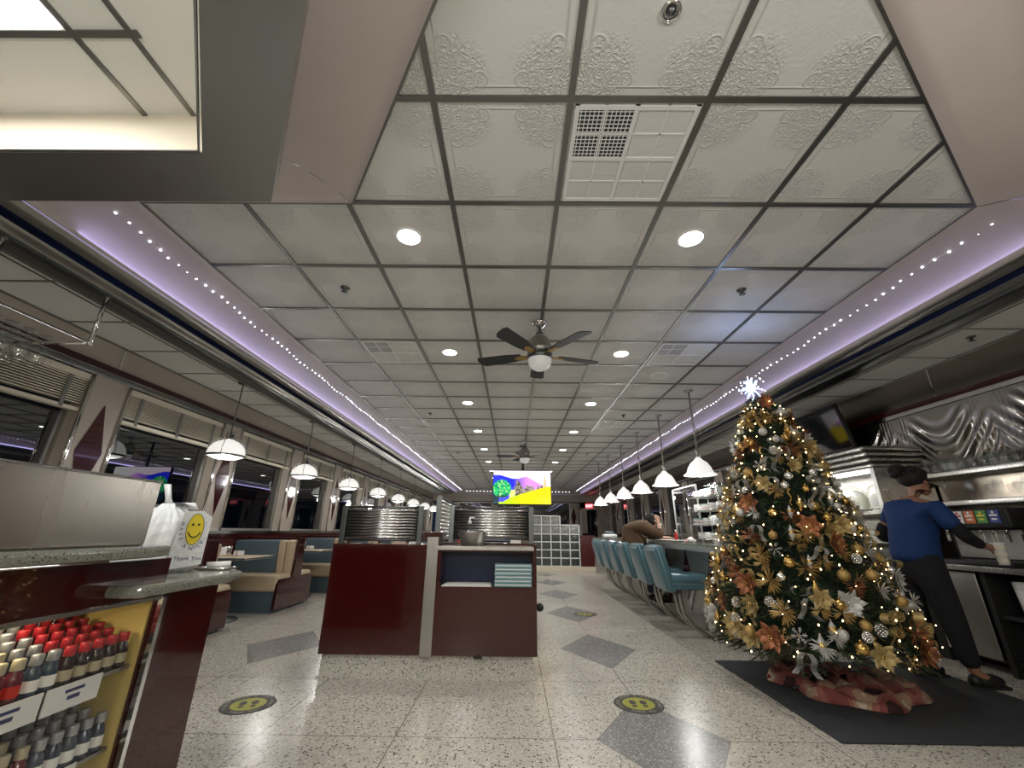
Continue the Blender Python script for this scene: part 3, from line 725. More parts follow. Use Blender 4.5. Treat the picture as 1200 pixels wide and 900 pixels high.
bl=['booth bench end just past the granite counter corner','blue and tan booth bench, nearest one fully seen past the carry-out bag','second booth bench past the carry-out bag, partly behind the kiosk','third booth bench along the windows, behind the kiosk','fourth booth bench along the windows, hidden by the kiosk screen','fifth booth bench along the windows']
for i in range(5): bench(4.37+1.83*i,bl[i])
def table(y,label,x0=-3.83,x1=-3.02):
    t=thing('booth_table',label,'table',((x0+x1)/2,y,0))
    m=MB(); m.rbox(x0,x1,y-.31,y+.31,.655,.685,.012); m.build('table_top','tan',t)
    m=MB(); m.box(x0+.01,x1+.004,y-.314,y-.309,.66,.682); m.box(x1,x1+.004,y-.31,y+.31,.66,.682); m.build('edge_strip','chrome',t)
    m=MB(); m.cyl(((x0+x1)/2-.0,y,.02),((x0+x1)/2,y,.655),.04); m.lathe([(0,.0),(.25,.0),(.25,.015),(.05,.05),(0,.05)],((x0+x1)/2,y,0),24); m.build('pedestal','dark_steel',t)
def setting(x,y,who):
    t=thing('napkin_dispenser','chrome napkin dispenser on the '+who,'dispenser',(x,y,.685)); m=MB(); m.rbox(x-.05,x+.05,y-.04,y+.04,.685,.80,.008); m.build('casing','chrome',t); m=MB(); m.box(x-.035,x+.035,y-.043,y-.038,.70,.785); m.build('napkins','paper',t)
    t=thing('sugar_caddy','white packet caddy on the '+who,'caddy',(x+.16,y,.685)); m=MB(); m.box(x+.11,x+.21,y-.035,y+.035,.685,.70); m.build('tray','chrome',t)
    for i in range(4):
        m=MB(); m.box(x+.115+.024*i,x+.134+.024*i,y-.03,y+.03,.70,.745); m.build('packets',['white','pinkish','paper','white'][i],t)
for i in range(4):
    y=5.285+1.83*i; table(y,'tan booth table with chrome edge, %s from the entrance along the windows'%NM[i]); setting(-3.45,y,'%s window table'%NM[i])
# near table close to the counter end, with a tray
# ------------------------------------------------------------------ kiosk at the head of the centre booths
K0,K1=-1.41,.18; KY=3.47
t=thing('host_kiosk','maroon host kiosk with steel post, open shelf and terrazzo base in the room centre','kiosk',(-.6,KY,0))
m=MB(); m.box(K0+.02,K1-.03,KY+.0,KY+.40,0,.15); m.box(K0+.0,K1-.01,KY-.02,KY+.30,0,.012); m.build('terrazzo_base','terrazzo_curb',t)
m=MB(); m.box(K0,-.675,KY-.035,KY+.20,.15,.895); m.build('left_panel','maroon',t,bevel=.004)
m=MB(); m.box(-.675,-.585,KY-.045,KY+.20,.14,.955); m.build('centre_post','stainless_soft',t,bevel=.004)
m=MB(); m.box(-.70,-.56,KY-.055,KY+.20,.955,.985); m.build('post_cap','maroon',t,bevel=.004)
m=MB(); m.box(-.585,K1,KY-.035,KY+.20,.15,.60); m.box(-.585,-.56,KY-.035,KY+.20,.60,.90); m.box(K1-.03,K1,KY-.035,KY+.20,.60,.90); m.box(-.585,K1,KY+.19,KY+.30,.60,.905,0); m.box(-.56,K1-.03,KY+.17,KY+.19,.60,.86,1); m.build('right_cabinet',['maroon','navy'],t)
m=MB(); m.box(-.565,K1-.028,KY-.03,KY+.20,.845,.86); m.build('niche_top','maroon',t)
m=MB(); m.box(-.60,K1-.02,KY-.06,KY+.20,.858,.888); m.build('counter_top','stainless',t,bevel=.003)
m=MB(); m.ball((K1+.025,KY+.02,.46),.03,12); m.cyl((K1,KY+.02,.46),(K1+.02,KY+.02,.46),.012); m.build('door_stop_knob','black',t)
m=MB(); m.box(K0,K1,KY+.20,KY+.40,.15,.88); m.build('rear_cabinet','maroon_dull',t)
m=MB(); m.prism([(-.28,.135),(-.22,.135),(-.22,.15),(-.235,.15),(-.235,.17),(-.26,.15),(-.28,.15)],KY-.042,KY-.034,'y'); m.build('latch','black',t)
# menus in the niche
for i in range(6):
    t=thing('menu','turquoise menu in the pile of six on the kiosk shelf, '+['lowest','second from the bottom','third from the bottom','third from the top','second from the top','topmost'][i],'menu',(.0,KY+.07,.60+.018*i),random.uniform(-.03,.03),'turquoise menus stacked on the kiosk shelf')
    m=MB(); x0=-.14; m.box(x0,.145,KY-.03,KY+.165,.602+.027*i,.612+.027*i); m.build('front_cover','turquoise',t)
    m=MB(); m.box(x0+.003,.14,KY-.027,KY+.16,.612+.027*i,.620+.027*i); m.build('pages','paper',t)
    m=MB(); m.box(x0,.145,KY-.03,KY+.165,.620+.027*i,.627+.027*i); m.build('back_cover','turquoise',t)
for i in range(2):
    t=thing('paper_menu','flat pale paper menu lying in the kiosk shelf, '+['under the other','on top'][i],'menu',(-.35,KY+.07,.602),0,'paper menus on the kiosk shelf')
    m=MB(); m.box(-.545+.02*i,-.165-.01*i,KY-.028,KY+.15,.601+.008*i,.607+.008*i); m.build('sheet','paper',t)
t=thing('bucket','small grey metal bucket on the kiosk top','bucket',(-.33,KY+.05,.888))
m=MB(); m.lathe([(0,0),(.095,0),(.112,.10),(.118,.105),(.112,.108),(.106,.10),(.09,.006),(0,.006)],(-.33,KY+.05,.888),28); m.build('pail','stainless_soft',t)
m=MB(); m.tube([(-.33+.117*math.cos(a),KY+.05-.02,.98+.117*math.sin(a)*-.25) for a in [pi*i/10 for i in range(11)]],.003,6); m.build('handle','chrome',t)
t=thing('sanitizer_bottle','clear pump bottle of hand sanitizer behind the grey bucket','bottle',(-.37,KY+.13,.888))
m=MB(); m.lathe([(0,0),(.03,0),(.032,.02),(.032,.13),(.015,.155),(.013,.17)],(-.37,KY+.185,.888),16); m.build('bottle','clear',t)
m=MB(); m.lathe([(0,.17),(.016,.17),(.016,.19),(.007,.195),(.007,.215),(.0,.215)],(-.37,KY+.185,.888),14); m.box(-.375,-.33,KY+.18,KY+.19,1.100,1.112); m.build('pump','white',t)
for i,(x,c_,lb) in enumerate(((-.96,'pinkish','pink packet box behind the left kiosk panel'),(-.84,'paper','pale packet box behind the left kiosk panel, beside the pink one'),(-.43,'red','red packet box beside the bucket on the kiosk'),(.02,'paper','white packet box at the right end of the kiosk top'))):
    t=thing('packet_box',lb,'box',(x,KY+.27,.88)); zz=.88 if x<-.6 else .905
    m=MB(); m.box(x-.045,x+.045,KY+.24,KY+.29,zz,zz+.028); m.build('box',c_,t)
def corr(name,label,p0,p1,z0,z1):
    # corrugated steel screen between two dark posts
    t=thing(name,label,'screen',((p0[0]+p1[0])/2,(p0[1]+p1[1])/2,z0)); a=Vector((*p0,0)); c=Vector((*p1,0)); d=(c-a).normalized(); nn=Vector((-d.y,d.x,0))
    n=10; K=8; vs=[];fs=[]; rows=n*K
    for j in range(rows+1):
        z=z0+.03+(z1-z0-.045)*j/rows; f_=(j%K)/K; o=-.013*math.sqrt(max(0,1-(2*f_-1)**2))
        for q in (a+d*.02,c-d*.02): p=q+nn*o; vs.append((p.x,p.y,z))
    for j in range(rows): fs.append((2*j,2*j+1,2*j+3,2*j+2))
    m=MB(); m.add(vs,fs,0,True); o=m.build('corrugated_sheet','corrugated_steel',t); so=o.modifiers.new('s','SOLIDIFY'); so.thickness=.003
    for q in (a,c):
        m=MB(); m.box(q.x-.021,q.x+.021,q.y-.021,q.y+.021,z0-.08,z1+.012); m.build('post','dark_steel',t,bevel=.004)
    m=MB(); m.tube([a+Vector((0,0,z1)),c+Vector((0,0,z1))],.009,8); m.tube([a+Vector((0,0,z0+.02)),c+Vector((0,0,z0+.02))],.009,8); m.build('rail','dark_steel',t)
corr('corrugated_screen','bright corrugated steel screen above the left half of the kiosk',(-1.46,KY+.24),(-.80,KY+.24),.90,1.185)
corr('corrugated_screen','corrugated steel screen above the right kiosk half, behind the bucket',(-.53,KY+.24),(.15,KY+.24),.92,1.19)
corr('corrugated_screen','taller corrugated steel screen running back along the centre booths',(-.66,KY+.30),(-.66,KY+3.6),.90,1.28)
# island booths behind the kiosk
def ibench(y,x0,x1,label):
    t=thing('booth_bench',label,'bench',((x0+x1)/2,y,0))
    for s in (-1,1):
        m=MB(); m.rbox(x0,x1,min(y+s*.10,y+s*.46),max(y+s*.10,y+s*.46),.24,.44,.04); m.build('seat_cushion','tan',t)
        m=MB(); m.rbox(x0,x1,min(y+s*.03,y+s*.11),max(y+s*.03,y+s*.11),.40,.84,.02); m.build('backrest','slate',t)
    m=MB(); m.box(x0,x1,y-.03,y+.03,.0,.86); m.box(x0,x1,y-.42,y+.42,0,.24); m.build('frame','maroon',t)
for i in range(3):
    y=4.95+1.83*i
    ibench(y,-1.41,-.72,'blue-backed centre booth bench left of the long screen, %s behind the kiosk'%NM[i]); ibench(y,-.60,.14,'blue-backed centre booth bench right of the long screen, %s behind the kiosk'%NM[i])
    table(y+.915 if i else 4.21,'centre booth table left of the long screen, %s behind the kiosk'%NM[i],-1.41,-.74)
# glass block partition
t=thing('glass_block_partition','stepped glass block partition with patterned upper rows at the far end','partition',(1.2,12.2,0))
m=MB(); m.box(.48,2.24,12.08,12.34,0,.12); m.build('curb','cream',t)
m=MB()
cw=.262
def cell(i,z0,z1,mi):
    x=.52+cw*i; m.box(x-.012,x+.012,12.13,12.27,z0,z1,0); m.box(x+cw-.012,x+cw+.012,12.13,12.27,z0,z1,0); m.box(x,x+cw,12.13,12.27,z0-.012,z0+.012,0); m.box(x,x+cw,12.13,12.27,z1-.012,z1+.012,0)
    g.rbox(x+.014,x+cw-.014,12.15,12.25,z0+.014,z1-.014,.02,mi)
g=MB()
for i in range(5):
    for j in range(4): cell(i,.12+.205*j,.12+.205*(j+1),0)
    cell(i,.94,1.18,1)
for i in range(3): cell(i,1.18,1.42,1)
m.build('mortar_frame','white',t)
mt=mat('block_dark',(.05,.06,.05),.08,bump=.5,bscale=25); mt=mat('block_pattern',(.42,.43,.40),.15,noise=(.03,.03,.03),bscale=16,bump=.5)
g.build('glass_blocks',['block_dark','block_pattern'],t)
m=MB(); m.box(1.86,2.22,12.1,12.3,.12,.88); m.box(1.84,2.24,12.08,12.32,.88,.91); m.build('end_panel','maroon_dull',t)
# ------------------------------------------------------------------ diner counter on the right
CY0,CY1=3.95,10.4
t=thing('diner_counter','long steel-edged diner counter with maroon diamonds behind the blue stools','counter',(2.3,6,0))
m=MB(); m.prism([(1.93,CY0+.10),(1.90,CY0+.2),(1.90,CY1),(2.62,CY1),(2.62,CY0),(2.02,CY0),(1.96,CY0+.03)],.875,.893); m.build('counter_top','granite',t)
m=MB(); m.prism([(1.915,CY0+.11),(1.885,CY0+.21),(1.885,CY1),(2.62,CY1),(2.62,CY0-.01),(2.01,CY0-.01),(1.945,CY0+.03)],.825,.874); m.build('steel_edge','stainless',t)
m=MB(); m.box(2.06,2.55,CY0+.08,CY1,.16,.825); m.build('front_panel','stainless_soft',t)
m=MB(); m.box(2.16,2.55,CY0+.10,CY1,0,.16); m.build('terrazzo_base','terrazzo_curb',t)
y=4.0
while y<CY1-.3:
    m=MB(); m.prism([(y,.81),(y+.165,.40),(y,.17),(y-.165,.40)],2.052,2.06,'x'); m.build('maroon_diamond','maroon',t); y+=.65
def stool(y,label,first=[None]):
    if first[0] is not None: return dup(first[0],(1.8,y,0),label=label)
    t=thing('counter_stool',label,'stool',(1.8,y,0),0,'blue padded counter stools'); first[0]=t; x=1.8
    m=MB(); m.rbox(1.60,2.03,y-.20,y+.20,.50,.60,.045); m.rbox(1.60,2.02,y-.195,y+.195,.455,.515,.02); m.build('seat','stool_vinyl',t)
    m=MB(); m.tube([(1.595,y-.198,.512),(2.035,y-.198,.512),(2.035,y+.198,.512),(1.595,y+.198,.512)],.005,6,closed=True); m.build('piping','turquoise',t)
    T=Matrix.Translation((1.64,y,.43))@Matrix.Rotation(-.26,4,'Y')
    m=MB(); m.rbox(-.045,.045,-.20,.20,0,.46,.03,0,T); m.rbox(-.062,-.035,-.185,.185,.03,.43,.012,0,T); m.build('backrest','stool_vinyl',t)
    m=MB()
    for yy in (-.203,.203): m=MB(); m.tube([T@Vector((-.02,yy,.03)),T@Vector((-.02,yy,.44))],.004,6); m.build('back_piping','turquoise',t)
    for yy in (-.07,.07):
        m=MB(); m.tube([(1.74,y+yy,.46),(1.735,y+yy,.36),(1.76,y+yy,.22),(1.85,y+yy,.10),(1.98,y+yy*.8,.03),(2.03,y+yy*.8,.0)],.017,10); m.build('leg','stainless_soft',t)
    m=MB(); m.box(1.68,1.9,y-.10,y+.10,.443,.458); m.build('seat_plate','dark_steel',t)
    return t
sl=['nearest blue stool at the counter, its seat facing the tree','second blue stool from the tree, pushed to the counter','third blue stool from the tree, in front of the man in brown','fourth blue stool from the tree','fifth blue stool from the tree','farthest blue stool at the counter']
for i in range(6): stool(4.82+.66*i,sl[i])
# things on the counter
def plate(x,y,z,r,label,cat='plate',grp=None):
    t=thing('plate',label,cat,(x,y,z),0,grp); m=MB(); m.lathe([(0,.004),(r*.6,.004),(r,.018),(r*1.02,.02),(r*.98,.024),(r*.6,.010),(0,.010)],(x,y,z),24); m.build('dish','white',t); return t
plate(2.08,6.02,.893,.13,'white plate on the counter under the seated man\'s elbow')
plate(2.12,5.62,.893,.10,'small white plate on the counter nearer the tree')
t=thing('napkin','crumpled pink-white napkin by the plates on the counter','napkin',(2.15,5.35,.893))
m=MB()
for k in range(9): m.ball((2.15+random.uniform(-.05,.05),5.35+random.uniform(-.07,.07),.918+random.uniform(-.012,.02)),.03,7,random.choice((0,1)),sc=(1,1.2,.8))
m.build('tissue',['paper','pinkish'],t)
t=thing('sauce_bottle','slim red sauce bottle on the counter beside the man','bottle',(2.10,5.84,.893)); m=MB(); m.lathe([(0,0),(.022,0),(.022,.08),(.009,.11),(.009,.13),(0,.13)],(2.2,5.9,.893),14); m.build('bottle','red',t); m=MB(); m.lathe([(.010,.13),(.010,.15),(0,.15)],(2.2,5.9,.893),12); m.build('cap','white',t)
# wire rack standing on the rear of the counter
RX0,RX1,RY0,RY1=2.34,2.62,4.85,5.72
t=thing('wire_shelf_rack','four-tier wire shelf rack crowded with papers and dishes left of the tree','rack',(2.48,5.3,.893))
for xx in (RX0,RX1):
    for yy in (RY0,RY1):
        m=MB(); m.cyl((xx,yy,.893),(xx,yy,1.56),.007,n=8); m.build('post','chrome',t)
TZ=[.93,1.10,1.27,1.44]
for z in TZ:
    m=MB(); m.tube([(RX0,RY0,z),(RX1,RY0,z),(RX1,RY1,z),(RX0,RY1,z)],.005,6,closed=True)
    for i in range(1,18): yy=RY0+(RY1-RY0)*i/18; m.tube([(RX0,yy,z),(RX1,yy,z)],.0025,4)
    m.tube([(RX0,RY0,z+.03),(RX0,RY1,z+.03)],.003,4); m.build('wire_shelf','chrome',t)
cnt=0
for zi,z in enumerate(TZ):
    for j in range(4):
        yy=RY0+.11+.21*j; kind=(zi+j)%3; tier=['lowest','second','third','top'][zi]; pos=['nearest the tree','second from the tree','third from the tree','farthest from the tree'][j]
        if kind==0:
            t=thing('dish_stack','stack of white saucers on the %s tier of the wire rack, %s'%(tier,pos),'dishes',(2.45,yy,z+.006))
            for q in range(6): m=MB(); m.lathe([(0,0),(.05,0),(.078,.012),(.075,.016),(.05,.006),(0,.006)],(2.45,yy,z+.006+.012*q),18); m.build('saucer','white',t)
        elif kind==1:
            t=thing('paper_stack','stack of printed papers on the %s tier of the wire rack, %s'%(tier,pos),'paper',(2.45,yy,z+.006))
            for q in range(5): m=MB(); dx=random.uniform(-.012,.012); m.box(2.37+dx,2.56+dx,yy-.085,yy+.085,z+.006+.016*q,z+.019+.016*q); m.build('sheaf',['paper','pinkish','white','paper','turquoise'][q],t)
        else:
            t=thing('cup_row','four upturned cups, %s tier of the wire rack, %s'%(tier,pos),'cups',(2.45,yy,z+.006))
            for q in range(4): m=MB(); cx=2.41+.08*(q%2); cy=yy-.04+.08*(q//2); m.lathe([(.034,0),(.036,.004),(.028,.075),(.024,.08),(0,.08)],(cx,cy,z+.006),14); m.build('cup','white',t)
t=thing('crumpled_bag','crumpled pale plastic bag on top of the wire rack','bag',(2.46,5.1,1.45))
m=MB()
for k in range(14): m.ball((2.46+random.uniform(-.07,.07),5.0+random.uniform(-.09,.2),1.52+random.uniform(-.03,.05)),.05,7,0,sc=(1,1.3,.6))
m.build('film','plastic_film',t)
t=thing('glass_screen_frame','white metal screen frame standing on the counter left of the wire rack','frame',(2.6,6.4,.893))
m=MB(); m.tube([(2.6,6.0,.893),(2.6,6.0,1.66),(2.6,6.9,1.66),(2.6,6.9,.893)],.014,8); m.build('frame','white',t)
m=MB(); m.box(2.597,2.603,6.02,6.88,.90,1.64); m.build('pane','clear',t)
# back bar beyond the pie case
t=thing('back_bar_cabinet','stainless back bar cabinet behind the counter, left of the tree','cabinet',(4.0,8,0))
m=MB(); m.box(3.70,4.29,6.5,10.5,.0,.80); m.build('body','stainless_soft',t)
m=MB(); m.box(3.66,4.29,6.45,10.55,.80,.84); m.build('worktop','stainless',t)
for i in range(6):
    y0=6.55+.65*i; m=MB(); m.rbox(3.685,3.70,y0,y0+.6,.1,.74,.006); m.build('door','stainless',t)
t=thing('wall_shelf','steel wall shelf over the back bar behind the counter','shelf',(4.1,8,1.5)); m=MB(); m.box(4.0,4.29,6.5,8.5,1.50,1.53); m.build('board','stainless',t)
for yy in (6.7,7.5,8.3): m=MB(); m.prism([(4.29,1.5),(4.29,1.38),(4.05,1.5)],yy-.01,yy+.01,'y'); m.build('bracket','stainless',t)
random.seed(3)
for i in range(12):
    y=6.6+.16*i; c_=['white','bottle_dark','clear','red','cap_gold','white','bottle_blue'][i%7]
    t=thing('bottle',['white','dark','clear','red','gold','white','blue'][i%7]+' bottle on the wall shelf over the back bar, number %s from the pie case'%['one','two','three','four','five','six','seven','eight','nine','ten','eleven','twelve'][i],'bottle',(4.14,y,1.53),0,'bottles on the back bar shelf')
    m=MB(); m.lathe([(0,0),(.04,0),(.042,.16),(.016,.22),(.016,.27),(0,.27)],(4.14,y,1.53),14); m.build('body',c_,t); m=MB(); m.lathe([(.017,.27),(.017,.295),(0,.295)],(4.14,y,1.53),10); m.build('cap','cap_silver',t)
for i,y in enumerate((6.95,7.6,8.3)):
    t=thing('coffee_machine','boxy stainless coffee machine on the back bar, %s from the pie case'%NM[i],'machine',(4.0,y,.84),0)
    m=MB(); m.rbox(3.85,4.22,y-.17,y+.17,.84,.92,.01); m.rbox(4.05,4.22,y-.17,y+.17,.92,1.22,.01); m.rbox(3.83,4.22,y-.17,y+.17,1.18,1.34,.015); m.build('body','stainless',t)
    m=MB(); m.lathe([(0,0),(.07,0),(.08,.06),(.055,.12),(.045,.13)],(3.94,y,.925),18); m.tube([(3.87,y,1.04),(3.83,y,1.03),(3.83,y,.96),(3.87,y,.95)],.006,6); m.build('pot','bottle_dark',t)
# far counter clutter: white-blue cloth
t=thing('folded_cloth','folded white and blue cloth at the far end of the counter','cloth',(2.2,10.0,.893)); m=MB(); m.rbox(2.05,2.35,9.85,10.1,.895,.96,.03); m.rbox(2.1,2.3,9.9,10.05,.95,1.02,.03,1); m.build('fabric',['white','slate'],t)
# ------------------------------------------------------------------ pie case
t=thing('pie_case','stainless refrigerated pie case with lit glass shelves behind the tree','display case',(4.0,5.3,0))
m=MB(); m.box(3.74,4.28,4.30,6.3,.0,.62); m.rbox(3.70,4.28,4.28,6.32,.56,.64,.02); m.build('base','stainless',t)
m=MB(); m.box(3.71,4.28,4.28,4.33,.64,1.66); m.box(3.71,4.28,6.27,6.32,.64,1.66); m.box(4.24,4.28,4.33,6.27,.64,1.66); m.box(3.70,3.73,5.28,5.33,.64,1.66); m.build('frame','stainless',t)
m=MB()
for i in range(4): m.rbox(3.70-.02*i,4.28,4.27,6.33,1.66+.058*i,1.71+.058*i,.02)
m.build('hood','stainless',t)
m=MB(); m.box(3.78,3.84,4.36,6.24,1.63,1.655); m.build('light_tube','panel_lit',t)
area('pie_case_light',(3.82,5.3,1.625),.05,1.8,3,(1,.97,.90)); area('pie_case_light_low',(3.80,5.3,1.19),.03,1.8,1.5,(1,.97,.90))
for z in (.92,1.20): m=MB(); m.box(3.76,4.23,4.34,6.26,z,z+.012); m.tube([(3.76,4.34,z+.006),(3.76,6.26,z+.006)],.008,6); m.build('glass_shelf','stainless_soft',t)
m=MB(); m.box(3.715,3.72,4.35,5.27,.66,1.65); m.box(3.715,3.72,5.34,6.25,.66,1.65); m.build('glass_door','case_glass',t)
m=MB(); m.cyl((3.69,5.22,.9),(3.69,5.22,1.4),.01); m.cyl((3.69,5.39,.9),(3.69,5.39,1.4),.01); m.build('handle','chrome',t)
for i,(y,z) in enumerate(((4.58,1.212),(5.0,1.212),(5.7,1.212),(4.6,.932),(5.1,.932),(5.8,.932),(4.7,.642),(5.6,.642))):
    t=thing('domed_cake' if z>1 else 'pie',('white domed cake, top shelf of the pie case, ' if z>1 else 'golden pie, %s shelf of the pie case, '%('middle' if z>.8 else 'bottom'))+['nearest the staff member','second in','farthest in','nearest the staff member','second in','farthest in','nearer','farther'][i],'cake' if z>1 else 'pie',(4.0,y,z))
    if z>1:
        m=MB(); m.lathe([(0,0),(.06,0),(.02,.02),(.02,.05),(.15,.06),(.15,.07),(0,.07)],(4.0,y,z),24); m.build('stand','white',t)
        m=MB(); m.lathe([(.13,.07),(.13,.20),(.10,.25),(.05,.28),(0,.285)],(4.0,y,z),24); m.build('cake','white',t)
        m=MB(); m.lathe([(.145,.07),(.145,.22),(.11,.29),(.05,.325),(0,.33)],(4.0,y,z),24); m.build('dome','case_glass',t)
    else:
        m=MB(); m.lathe([(0,0),(.11,0),(.14,.035),(.145,.04)],(4.0,y,z),24); m.build('tin','chrome',t)
        m=MB(); m.lathe([(.14,.036),(.13,.055),(.06,.07),(0,.072)],(4.0,y,z),24); m.build('crust','gold_matte',t)
# ------------------------------------------------------------------ drinks station on the right wall
t=thing('drinks_counter','dark drinks counter with a steel edge and open shelf on the right','counter',(4.0,3.2,0))
m=MB(); m.box(3.72,4.29,1.6,4.22,.735,.775); m.build('worktop','stainless',t,bevel=.004)
m=MB(); m.box(3.78,4.28,4.12,4.20,0,.735); m.box(3.78,4.28,3.62,3.66,0,.735); m.box(3.78,4.28,1.6,1.64,0,.735); m.box(4.24,4.28,1.64,4.12,0,.735); m.box(3.80,4.24,1.64,4.12,.08,.11); m.build('carcass','black',t)
m=MB(); m.box(3.80,4.24,1.64,3.62,.40,.43); m.build('shelf','black',t)
m=MB(); m.rbox(3.765,3.78,3.68,4.10,.1,.72,.006); m.build('door','stainless_soft',t)
m=MB()
def cupstack(x,y,z,h,label):
    t=thing('paper_cup_stack',label,'cups',(x,y,z),0); m=MB(); m.lathe([(0,0),(.038,0),(.050,h),(.046,h),(.040,.01)],(x,y,z),18); m.build('sleeve','paper',t)
    m=MB()
    for i in range(5): m.lathe([(.0505,h+.008*i),(.053,h+.004+.008*i),(.0505,h+.008+.008*i)],(x,y,z),18)
    m.lathe([(.047,h),(.050,h+.04)],(x,y,z),18); m.build('cup_rims','white',t)
for i in range(5): cupstack(3.92,3.50-.135*i,.43,.20,['nearest the staff member','second along','third along','fourth along','fifth along'][i]+' in the row of paper cup stacks under the drinks counter')
t=thing('soda_dispenser','black soda dispenser with six coloured labels on the drinks counter','dispenser',(4.0,3.75,.775))
SY0,SY1=3.40,4.04
m=MB(); m.box(4.05,4.28,SY0,SY1,.775,1.22); m.rbox(3.90,4.28,SY0,SY1,1.06,1.225,.02); m.rbox(3.80,4.28,SY0,SY1,.775,.815,.01); m.build('body','black',t)
m=MB(); m.box(4.035,4.05,SY0+.06,SY1-.04,.83,1.055); m.build('splash_panel','stainless_soft',t)
for i in range(6):
    y=SY1-.07-.095*i; c_=['red','red','white','orange','green','label_blue'][i]
    m=MB(); m.box(3.893,3.90,y-.04,y+.04,1.105,1.205); m.build('label',c_,t)
    m=MB(); cc=['white','white','red','white','yellow','white'][i]
    m.box(3.890,3.893,y-.028,y+.028,1.158,1.172); m.box(3.890,3.893,y-.020,y+.020,1.128,1.142); m.ball((3.892,y,1.188),.012,8,sc=(.2,1,1)); m.build('emblem',cc,t)
    m=MB(); m.cyl((3.95,y,1.07),(3.95,y,1.02),.014,.010,n=10); m.box(3.945,3.955,y-.012,y+.012,.96,1.03); m.build('nozzle','chrome',t)
t=thing('napkin_pack','pale bundle of wrapped towels on the drinks counter at the right edge','bundle',(4.05,3.1,.775))
m=MB(); m.rbox(3.93,4.2,2.85,3.32,1.02,1.10,.035); m.rbox(3.95,4.2,2.85,3.32,1.11,1.19,.035); m.build('bundle','paper',t)
m=MB(); m.box(3.9,4.28,2.8,3.36,.775,1.02); m.build('box','black',t)
# shelves with plastic-covered glasses
def gshelf(z,label):
    t=thing('glass_shelf',label,'shelf',(4.15,3.0,z)); m=MB(); m.rbox(4.03,4.30,1.6,4.28,z-.045,z,.006); m.build('board','stainless',t)
    for yy in (1.9,2.75,4.2): m=MB(); m.prism([(4.3,z-.045),(4.3,z-.12),(4.10,z-.045)],yy-.008,yy+.008,'y'); m.build('bracket','stainless_soft',t)
gshelf(1.57,'upper steel shelf of glasses on the right wall'); gshelf(1.305,'lower steel shelf on the right wall above the soda labels')
g0=None
rn=['front','middle','rear']
for j in range(3):
    for i in range(24):
        x=4.08+.08*j; y=4.18-.085*i; z=1.57; lab='upturned tumbler on the upper right shelf, %s row, %s from the pie case'%(rn[j],OW[i]); grp='clear tumblers in the %s row of the upper right shelf'%rn[j]
        if g0 is None:
            g0=t=thing('tumbler',lab,'glass',(x,y,z),0,grp); m=MB(); m.lathe([(.036,0),(.037,.003),(.030,.115),(.028,.12),(0,.12)],(x,y,z),10); m.build('glass','clear',t)
        else: dup(g0,(x,y,z),label=lab,group=grp)
g1=None
for i in range(20):
    x=4.10+.09*(i%2); y=4.0-.11*i; z=1.305; lab='clear stemmed glass on the lower right shelf, %s from the pie case'%OW[i]; grp='stemmed glasses, %s row of the lower right shelf'%('front' if i%2==0 else 'rear')
    if g1 is None:
        g1=t=thing('stemmed_glass',lab,'glass',(x,y,z),0,grp); m=MB(); m.lathe([(0,0),(.030,.001),(.030,.003),(.004,.008),(.004,.06),(.02,.075),(.033,.10),(.034,.13),(.030,.155)],(x,y,z),12); m.build('glass','clear',t)
    else: dup(g1,(x,y,z),label=lab,group=grp)
def film(label,x,y0,y1,z0,z1,seed):
    random.seed(seed); n=60; k=10; vs=[];fs=[]
    for i in range(n+1):
        for j in range(k+1):
            y=y0+(y1-y0)*i/n; z=z0+(z1-z0)*j/k; vs.append((x+.012*math.sin(i*.9+j*.35)+.008*math.sin(i*2.3-j*.8)+random.uniform(-.005,.005),y,z))
    for i in range(n):
        for j in range(k): a=i*(k+1)+j; fs.append((a,a+1,a+k+2,a+k+1))
    m=MB(); m.add(vs,fs,0,True); o=m.build('plastic_sheet','plastic_film'); tag(o,label,'plastic sheet')
film('clear plastic sheet hung over the tumblers on the upper right shelf',4.020,1.7,4.24,1.575,1.70,1)
film('crinkled clear plastic sheet over the lower right shelf',4.018,1.7,3.7,1.31,1.50,2)
# embossed steel drapery panels: real relief
def drape(y0,y1,label):
    n,k=96,44; vs=[];fs=[]; z0,z1=1.69,2.225
    for i in range(n+1):
        for j in range(k+1):
            u=i/n; v=j/k; d=0
            for c,wd in ((0.0,.42),(1.0,.42),(.5,.36)):
                s=abs(u-c)/wd
                if s<1:
                    sag=(1-s*s) if c==.5 else (1-s)**1.2
                    d+=.007*math.sin((v-(.62*s*s if c==.5 else -.9*s**.8))*21)*min(1,3*(1-s))*max(0,min(1,(.80-v+.25*s)*2.2))
            g=abs(u-.12) ; g2=abs(u-.88)
            for q in (g,g2):
                if q<.11: d+=.008*math.cos(q*150)*(1-q/.11)*min(1,1.25-v)
            vs.append((XR-.032+d,y0+(y1-y0)*u,z0+(z1-z0)*v))
    for i in range(n):
        for j in range(k): a=i*(k+1)+j; fs.append((a,a+1,a+k+2,a+k+1))
    m=MB(); m.add(vs,fs,0,True); t=thing('embossed_panel',label,'panel',(XR,(y0+y1)/2,1.9),0,'swagged steel panels'); m.build('relief_sheet','drape_steel',t)
    m=MB(); m.box(XR-.03,XR-.002,y1-.008,y1+.004,z0,z1); m.box(XR-.03,XR-.002,y0,y1,z0-.008,z0+.004); m.build('seam_strip','dark_steel',t)
brushed('drape_steel',(.40,.38,.35),.20,(2,2,2),.05)
for i,(a,b_) in enumerate(((1.65,2.6),(2.6,3.55),(3.55,4.5),(4.5,5.45))):
    drape(a,b_,'steel wall panel embossed with hanging drapery, %s from the right edge'%['first','second','third','fourth'][i])
